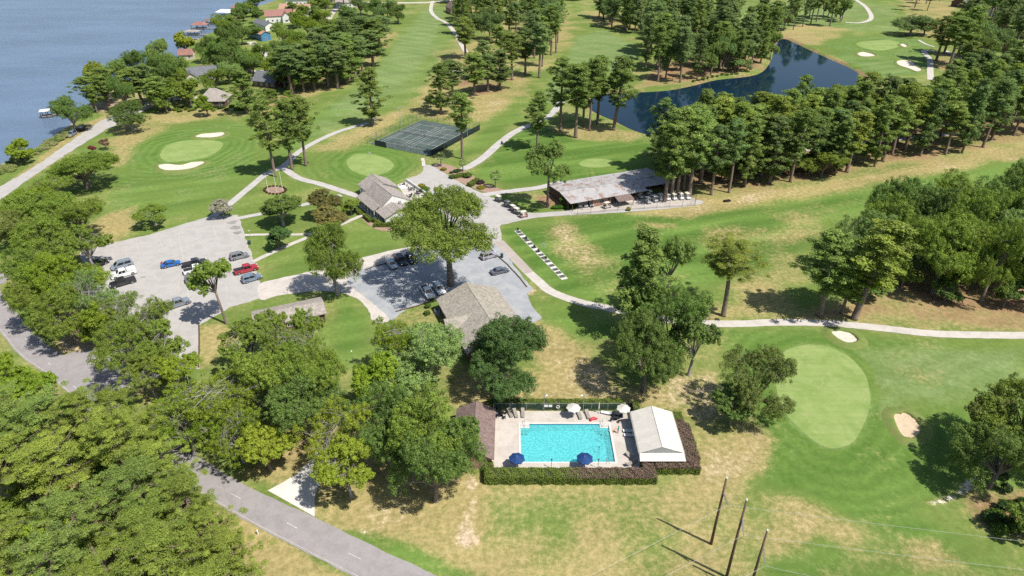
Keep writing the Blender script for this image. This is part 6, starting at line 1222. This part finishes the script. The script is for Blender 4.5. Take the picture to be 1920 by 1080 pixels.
# ================================================================== POOL FURNITURE
def umbrella(x, y, mat, label, r=1.35, closed=False):
    e = empty('parasol', (x, y, .12), TRG.random(), label, 'parasol', 'pool parasols')
    link('pole', MB().cyl((0, 0, 0), .03, 2.5, 8).mesh('pole', M['white_trim']), e); link('base', MB().cyl((0, 0, 0), .28, .1, 14, r2=.22).mesh('base', M['grey_metal']), e)
    n = 8
    if closed: link('canopy', MB().tube([(0, 0, .9), (0, 0, 1.3), (0, 0, 2.2), (0, 0, 2.6)], [.1, .15, .1, .03], 10).mesh('canopy', M[mat]), e); return
    for j in range(n):
        a, b = 2*math.pi*j/n, 2*math.pi*(j+1)/n; pa, pb = (r*math.cos(a), r*math.sin(a), 2.1), (r*math.cos(b), r*math.sin(b), 2.1); t_ = (0, 0, 2.62)
        mm = ((pa[0]+pb[0])/2*.94, (pa[1]+pb[1])/2*.94, 2.13); dn = lambda q: (q[0], q[1], q[2] - .02); vl = lambda q: (q[0], q[1], q[2] - .16)
        link('canopy_panel', MB().add([t_, pa, mm, pb, dn(t_), dn(pa), dn(mm), dn(pb), vl(pa), vl(mm), vl(pb)], [(0, 1, 2), (0, 2, 3), (6, 5, 4), (7, 6, 4), (1, 8, 9, 2), (2, 9, 10, 3)]).mesh('canopy_panel', M[mat]), e)
        link('rib', MB().tube([(0, 0, 2.58), (pa[0], pa[1], 2.07)], .012, 4).mesh('rib', M['grey_metal']), e)
    link('finial', MB().cyl((0, 0, 2.6), .05, .12, 8, r2=.02).mesh('finial', M['white_trim']), e)
umbrella(.8, 82.75, 'navy', 'navy parasol at the left of the near deck', 1.4); umbrella(12.1, 82.75, 'navy', 'navy parasol at the right of the near deck', 1.45)
umbrella(11.2, 95.4, 'canvas', 'white parasol at the middle of the far deck', 1.35); umbrella(20.3, 95.2, 'canvas', 'white parasol beside the pavilion corner', 1.3); umbrella(16.0, 96.4, 'canvas', 'closed white parasol against the far fence', closed=True)
def lounger_proto(mat):
    pr = [('seat', MB().box(-.3, 1.2, -.32, .32, .30, .36).mesh('seat', M[mat], .02), (0, 0, 0), [], None), ('backrest', MB().hexa([(-.95, -.32, .68), (-.3, -.32, .30), (-.3, .32, .30), (-.95, .32, .68)], [(-.92, -.32, .74), (-.28, -.32, .36), (-.28, .32, .36), (-.92, .32, .74)]).mesh('backrest', M[mat]), (0, 0, 0), [], None)]
    for x in (-.5, 1.0):
        for y in (-.28, .28): pr.append(('leg', MB().box(x - .025, x + .025, y - .025, y + .025, 0, .32).mesh('leg', M['white_trim']), (0, 0, 0), [], None))
    return pr
LT, LW = lounger_proto('taupe'), lounger_proto('plastic_white')
for x, y, a, pr, l in ((-.4, 96.1, -70, LT, 'first taupe lounger from the pool house by the far fence'), (.6, 96.0, -75, LT, 'second taupe lounger from the pool house'), (2.0, 96.1, -88, LT, 'third taupe lounger from the pool house'), (12.4, 95.6, -80, LT, 'taupe lounger just right of the middle white parasol'), (13.9, 95.7, -80, LT, 'taupe lounger second right of middle white parasol'), (17.6, 96.0, 160, LW, 'white lounger turned along the far fence'),
        (21.0, 91.3, 175, LW, 'upper white lounger in the pavilion shade'), (21.0, 90.2, 175, LW, 'lower white lounger in the pavilion shade'), (20.2, 85.0, -50, LT, 'taupe lounger at the right of the near deck'), (19.9, 83.4, 30, LT, 'taupe lounger at the near right deck corner')):
    spawn('sun_lounger', pr, (x, y, .12), R(a), 1.0, (1, 1, 1), l, 'sun lounger', 'sun loungers on the pool deck')
def table_set(x, y, z, label, mat='black_metal', r=.55, n=4, cat='table', group=None):
    e = empty('garden_table', (x, y, z), 0, label, cat, group); link('table_top', MB().cyl((0, 0, .7), r, .05, 18).mesh('table_top', M[mat]), e); link('leg', MB().cyl((0, 0, 0), .05, .7, 8).mesh('leg', M[mat]), e); link('base', MB().cyl((0, 0, 0), .28, .04, 12).mesh('base', M[mat]), e)
def chair(x, y, z, a, label, mat='black_metal', group=None):
    e = empty('garden_chair', (x, y, z), a, label, 'chair', group); link('seat', MB().box(-.22, .22, -.22, .22, .42, .46).mesh('seat', M[mat], .01), e); link('backrest', MB().box(-.24, -.2, -.22, .22, .46, .9).mesh('backrest', M[mat], .01), e)
    for sx in (-.2, .2):
        for sy in (-.2, .2): link('leg', MB().box(sx - .02, sx + .02, sy - .02, sy + .02, 0, .42).mesh('leg', M[mat]), e)
for (x, y, z, l) in ((-1.9, 95.6, .12, 'dark table near the pool house corner'), (19.0, 94.6, .12, 'small table below the corner parasol')):
    table_set(x, y, z, l)
    for k in range(4): chair(x + .95 * math.cos(k * 1.57 + .5), y + .95 * math.sin(k * 1.57 + .5), z, k * 1.57 + .5 + math.pi, 'dark chair around the ' + l.replace('dark ', '').replace('small ', ''), group='chairs around the ' + l)
PT = [at(x, y) for x, y in ((757, 350), (772, 357), (784, 364), (770, 370), (786, 378))]
for i, p in enumerate(PT):
    l = ('farthest', 'second', 'third', 'fourth', 'nearest')[i]; table_set(p.x, p.y, .08, 'dark round table on the patio, %s from the camera side' % l if 0 else 'dark round patio table, %s in the patio line' % l, r=.6, group='patio tables')
    for k in range(4): chair(p.x + 1.05 * math.cos(k * 1.57 + i), p.y + 1.05 * math.sin(k * 1.57 + i), .08, k * 1.57 + i + math.pi, 'dark metal chair at the %s patio table' % l, group='chairs at the %s patio table' % l)
e = empty('pool_float', (14.9, 94.4, .12), .4, 'red inflatable pool float on the far deck', 'pool float'); link('tube', MB().tube([(-.7, -.1, .15), (-.3, .25, .17), (.2, .25, .17), (.55, .05, .14), (.8, -.02, .1)], [.14, .3, .33, .24, .06], 10).mesh('tube', M['redp'], smooth=True), e); link('pillow', MB().tube([(-.7, -.15, .3), (-.5, .3, .32)], [.12, .12], 8).mesh('pillow', M['redp'], smooth=True), e)
e = empty('beach_towel', (18.3, 91.7, .125), .5, 'pinkish towel spread by the pool corner', 'towel'); link('cloth', MB().box(-.9, .9, -.45, .45, 0, .03).mesh('cloth', plain('pink_towel', (.52, .36, .28), .9, .1, 3)), e); link('fringe', MB().box(.9, .98, -.45, .45, 0, .02).mesh('fringe', M['canvas']), e)
for i, x in enumerate((2.2, 13.0)):
    e = empty('deck_post', (6.6 if i == 0 else 14.4, 82.6, .12), 0, 'slim dark post on the near deck, %s one' % ('left', 'right')[i], 'post', 'deck posts'); link('shaft', MB().cyl((0, 0, 0), .04, 1.9, 7).mesh('shaft', M['black_metal']), e); link('cap', MB().box(-.13, .13, -.06, .06, 1.85, 2.1).mesh('cap', M['dark_wood']), e)
for i, x in enumerate((5.9, 13.2)):
    e = empty('pool_light', (x, 97.0, 0), 0, '%s pool light pole by the far fence' % ('left', 'right')[i], 'light pole', 'pool lights'); link('pole', MB().cyl((0, 0, 0), .05, 4.2, 8).mesh('pole', M['grey_metal']), e); link('arm', MB().tube([(0, 0, 4.1), (.4 if i == 0 else -.4, -.5, 4.2)], .03, 6).mesh('arm', M['grey_metal']), e); link('lamp', MB().box(.25 if i == 0 else -.6, .6 if i == 0 else -.25, -.7, -.35, 4.12, 4.25).mesh('lamp', M['plastic_white']), e)
for x in (6.3, 7.1):
    e = empty('rules_sign', (x, 97.05, 1.0), 0, 'white pool sign on the far fence, %s of two' % ('left' if x < 7 else 'right'), 'sign', 'pool signs'); link('board', MB().box(-.33, .33, -.05, -.02, 0, .5).mesh('board', M['white_trim']), e); link('rim', MB().box(-.35, .35, -.02, .0, -.02, .52).mesh('rim', M['grey_metal']), e)
e = empty('lifebuoy', (8.5, 97.0, 1.1), 0, 'ring lifebuoy hung on the pool fence', 'lifebuoy'); link('ring', MB().tube([(.3*math.cos(k*.524), -.06, .3*math.sin(k*.524)) for k in range(13)], .07, 6, False).mesh('ring', M['plastic_white']), e); link('rope', MB().tube([(.36*math.cos(k*.524), -.06, .36*math.sin(k*.524)) for k in range(13)], .015, 4, False).mesh('rope', M['redp']), e)

# ================================================================== POWER POLES AND WIRES
M['polewood'] = plain('pole_wood', (.17, .10, .07), .9, .25, 3, c2=(.09, .055, .045)); M['wire'] = plain('bare_wire', (.40, .40, .40), .4, .05, 3, .5); M['porcelain'] = plain('insulator', (.32, .32, .34), .3, .15, 6)
def wire_pts(a, b, sag): return [a.lerp(b, i / 14) - Vector((0, 0, sag * 4 * (i/14) * (1 - i/14))) for i in range(15)]
for i, (bx, by, h, ca, zr, lft, rgt) in enumerate((((1333), 1020, 13.7, (1365, 947), 9.3, (1100, 1078), (1920, 1010)), (1362, 1082, 15.6, (1394, 1003), 9.8, (1200, 1100), (1920, 1063)), (1404, 1112, 12.8, (1434, 1061), 8.6, (1330, 1112), (1640, 1100)))):
    p = at(bx, by); nm = ('left', 'middle', 'right')[i]; e = empty('power_pole', p, 0, 'brown wooden power pole, %s of the three on the dry lawn' % nm, 'power pole', 'wooden power poles')
    link('shaft', MB().tube([(0, 0, -.5), (.05, .02, h * .5), (.12, .05, h)], [.22, .18, .13], 10).mesh('shaft', M['polewood'], smooth=True), e); link('cap', MB().cyl((.12, .05, h), .15, .22, 10, r2=.09).mesh('cap', M['plastic_white']), e)
    cpt = at(*ca, zr); top = Vector((p.x + .1, p.y, h * .80)); d = cpt - top; n = 13
    ins = link('insulator_string', MB().tube([top - p, cpt - p], .025, 5).mesh('insulator_string', M['porcelain']), e)
    for k in range(n): q = top - p + d * ((k + 1.5) / (n + 2)); link('insulator_disc', MB().tube([q, q + d.normalized() * .06], [.13, .07], 8).mesh('insulator_disc', M['porcelain']), ins)
    A, Bp = at(*lft, zr - .3), at(*rgt, zr - .3); A = cpt + (A - cpt) * 2.0; Bp = cpt + (Bp - cpt) * 2.2
    for (q, s2) in ((A, 'towards the road'), (Bp, 'towards the right edge')):
        wv = empty('power_line', cpt, 0, 'thin pale power line from the %s pole %s' % (nm, s2), 'power line', 'power lines'); link('conductor', MB().tube([v - cpt for v in wire_pts(cpt, q, .5)], .016, 5, False).mesh('conductor', M['wire']), wv); link('clamp', MB().cyl((0, 0, -.06), .05, .12, 6).mesh('clamp', M['grey_metal']), wv)
# ================================================================== FLAGPOLES, TEE LINE, SMALL THINGS
for i, (x, y, ty) in enumerate(((503.5, 361, 326), (519, 360, 322), (530.5, 359, 321))):
    p = at(x, y); h = height_of(p, ty); e = empty('flagpole', p, 0, 'white flagpole in the round bed, %s of three' % ('left', 'middle', 'right')[i], 'flagpole', 'flagpoles in the round bed'); link('pole', MB().tube([(0, 0, 0), (0, 0, h)], [.08, .045], 8).mesh('pole', M['white_trim']), e); link('ball', MB().cyl((0, 0, h), .09, .16, 8, r2=.04).mesh('ball', M['grey_metal']), e)
for i in range(18):
    a = 2 * math.pi * i / 18; shrub(516 + 20 * math.cos(a), 357 + 7.5 * math.sin(a), .55, .5, TRG.choice([(.12, .06, .04), (.09, .1, .03)]), 'low reddish plant edging the flagpole bed', 'plants edging the flagpole bed')
ta = Vector((1.4, 172.9, 0)); tbv = Vector((13.05, 145.6, 0)); tl = (tbv - ta).length; tang = math.atan2((tbv - ta).y, (tbv - ta).x)
te = empty('tee_line', ta, tang, 'pale concrete driving range strip with dark hitting mats', 'tee line'); link('slab', MB().box(0, tl, -.85, .85, .0, .08).mesh('slab', M['drive']), te)
M['mat'] = plain('hitting_mat', (.105, .115, .085), .95, .25, 4)
tpos = [1.3, 3.0, 5.4, 6.9, 9.0, 11.3, 13.8, 15.9, 17.6, 19.8, 22.2, 24.4, 26.2, 28.2]
for q in tpos: link('mat', MB().box(q - .62, q + .62, -.72, .72, .08, .12).mesh('mat', M['mat']), te)
for i, q in enumerate((.6, 6.3, 11.6, 14.2, 18.8)):
    p = ta + (tbv - ta) * (q / tl); e = empty('bag_stand', (p.x, p.y, .12), tang + .5, 'dark golf bag stand, %s along the tee line' % ('first', 'second', 'third', 'fourth', 'fifth')[i], 'bag stand', 'bag stands on the tee line')
    for s_ in (-.35, .35): link('leg', MB().tube([(s_, -.3, 0), (s_, 0, .8)], .03, 5).tube([(s_, .3, 0), (s_, 0, .8)], .03, 5).mesh('leg', M['black_metal']), e)
    link('rail', MB().tube([(-.4, 0, .8), (.4, 0, .8)], .04, 6).mesh('rail', M['black_metal']), e); link('bag', MB().tube([(.0, .1, .1), (.05, -.15, .95)], [.15, .17], 8).mesh('bag', M['black_metal']), e)
def bin_(px, py, label, mat='green_metal', r=.32, h=1.0):
    p = at(px, py); e = empty('litter_bin', p, 0, label, 'bin'); link('drum', MB().cyl((0, 0, .02), r * .9, h, 14, r2=r).mesh('drum', M[mat]), e); link('lid', MB().cyl((0, 0, h + .02), r * 1.05, .12, 14, r2=r * .6).mesh('lid', M[mat]), e)
bin_(823, 366, 'dark green bin beside the patio entrance', r=.42, h=1.2); bin_(941, 483, 'dark green bin at the timber kerb', r=.4, h=1.1); bin_(468, 458, 'teal bin at the edge of the car park', r=.4, h=1.0); bin_(941, 271, 'dark bin beside the winding cart path', 'black_metal', .35, 1.1); bin_(607, 588, 'black bin at the corner of the low shelter', 'black_metal', .35, 1.0)
def board(px, py, label, wd=.9, h=1.2, mat='white_trim'):
    p = at(px, py); e = empty('notice_board', p, R(-30), label, 'sign'); link('board', MB().box(-wd/2, wd/2, -.03, .03, h - .6, h).mesh('board', M[mat]), e)
    for x in (-wd/2 + .05, wd/2 - .05): link('post', MB().box(x - .03, x + .03, .03, .07, 0, h).mesh('post', M['white_trim']), e)
board(1019, 464, 'small white board beside the driving range mats'); board(693, 290, 'white bench board at the tennis court corner', 1.2, .9)
for x, y, ty, l in ((662, 681, 659, 'slim lamp post on the lawn below the shelter'), (539, 551, 537, 'short path lamp beside the lane'), (470, 447, 433, 'slim lamp post at the walkway mouth')):
    p = at(x, y); h = height_of(p, ty); e = empty('lamp_post', p, 0, l, 'lamp post', None); link('pole', MB().cyl((0, 0, 0), .045, h, 7).mesh('pole', M['grey_metal']), e); link('lamp_head', MB().cyl((0, 0, h), .16, .18, 10, r2=.1).mesh('lamp_head', M['plastic_white']), e)
def kerb(pts, label):
    l = W(pts); e = empty('timber_kerb', (l[0].x, l[0].y, 0), 0, label, 'kerb')
    for a, b in zip(l, l[1:]):
        n = max(1, round((b - a).length / 2.4)); d = (b - a) / n
        for i in range(n):
            p, q = a + d * i - l[0], a + d * (i + .97) - l[0]; t_ = d.normalized(); m_ = Vector((-t_.y, t_.x)) * .12; j = TRG.uniform(-.06, .06)
            link('timber', MB().prism([(p.x + m_.x, p.y + m_.y), (q.x + m_.x + j, q.y + m_.y), (q.x - m_.x + j, q.y - m_.y), (p.x - m_.x, p.y - m_.y)], 0, .22).mesh('timber', M['dark_wood']), e)
kerb([(917, 463), (932, 480), (950, 495), (962, 508), (975, 522), (988, 539)], 'dark timber kerb along the right of the gravel lot'); kerb([(684, 507), (700, 501), (742, 489), (752, 486)], 'timber kerb along the lane side of the gravel lot'); kerb([(742, 585), (780, 575), (800, 568), (815, 561)], 'timber kerb in front of the white pickup'); kerb([(373, 607), (374, 640), (372, 690)], 'timber kerb beside the car park drive')
for x, y, l in ((484, 1002, 'short white marker post on the roadside'),):
    p = at(x, y); e = empty('marker_post', p, 0, l, 'post'); link('shaft', MB().cyl((0, 0, 0), .1, .9, 10).mesh('shaft', M['plastic_white']), e); link('cap', MB().cyl((0, 0, .9), .13, .12, 10, r2=.05).mesh('cap', M['plastic_white']), e)
p = at(1363, 378); e = empty('ball_picker', p, .3, 'dark range ball picker left under the pines', 'machine'); link('frame', MB().box(-1.1, 1.1, -.5, .5, .3, .45).mesh('frame', M['black_metal']), e)
for x in (-.8, 0, .8): link('roller', MB().cyl((x, -.4, .3), .3, .8, 12, 'y').mesh('roller', M['black_metal']), e)
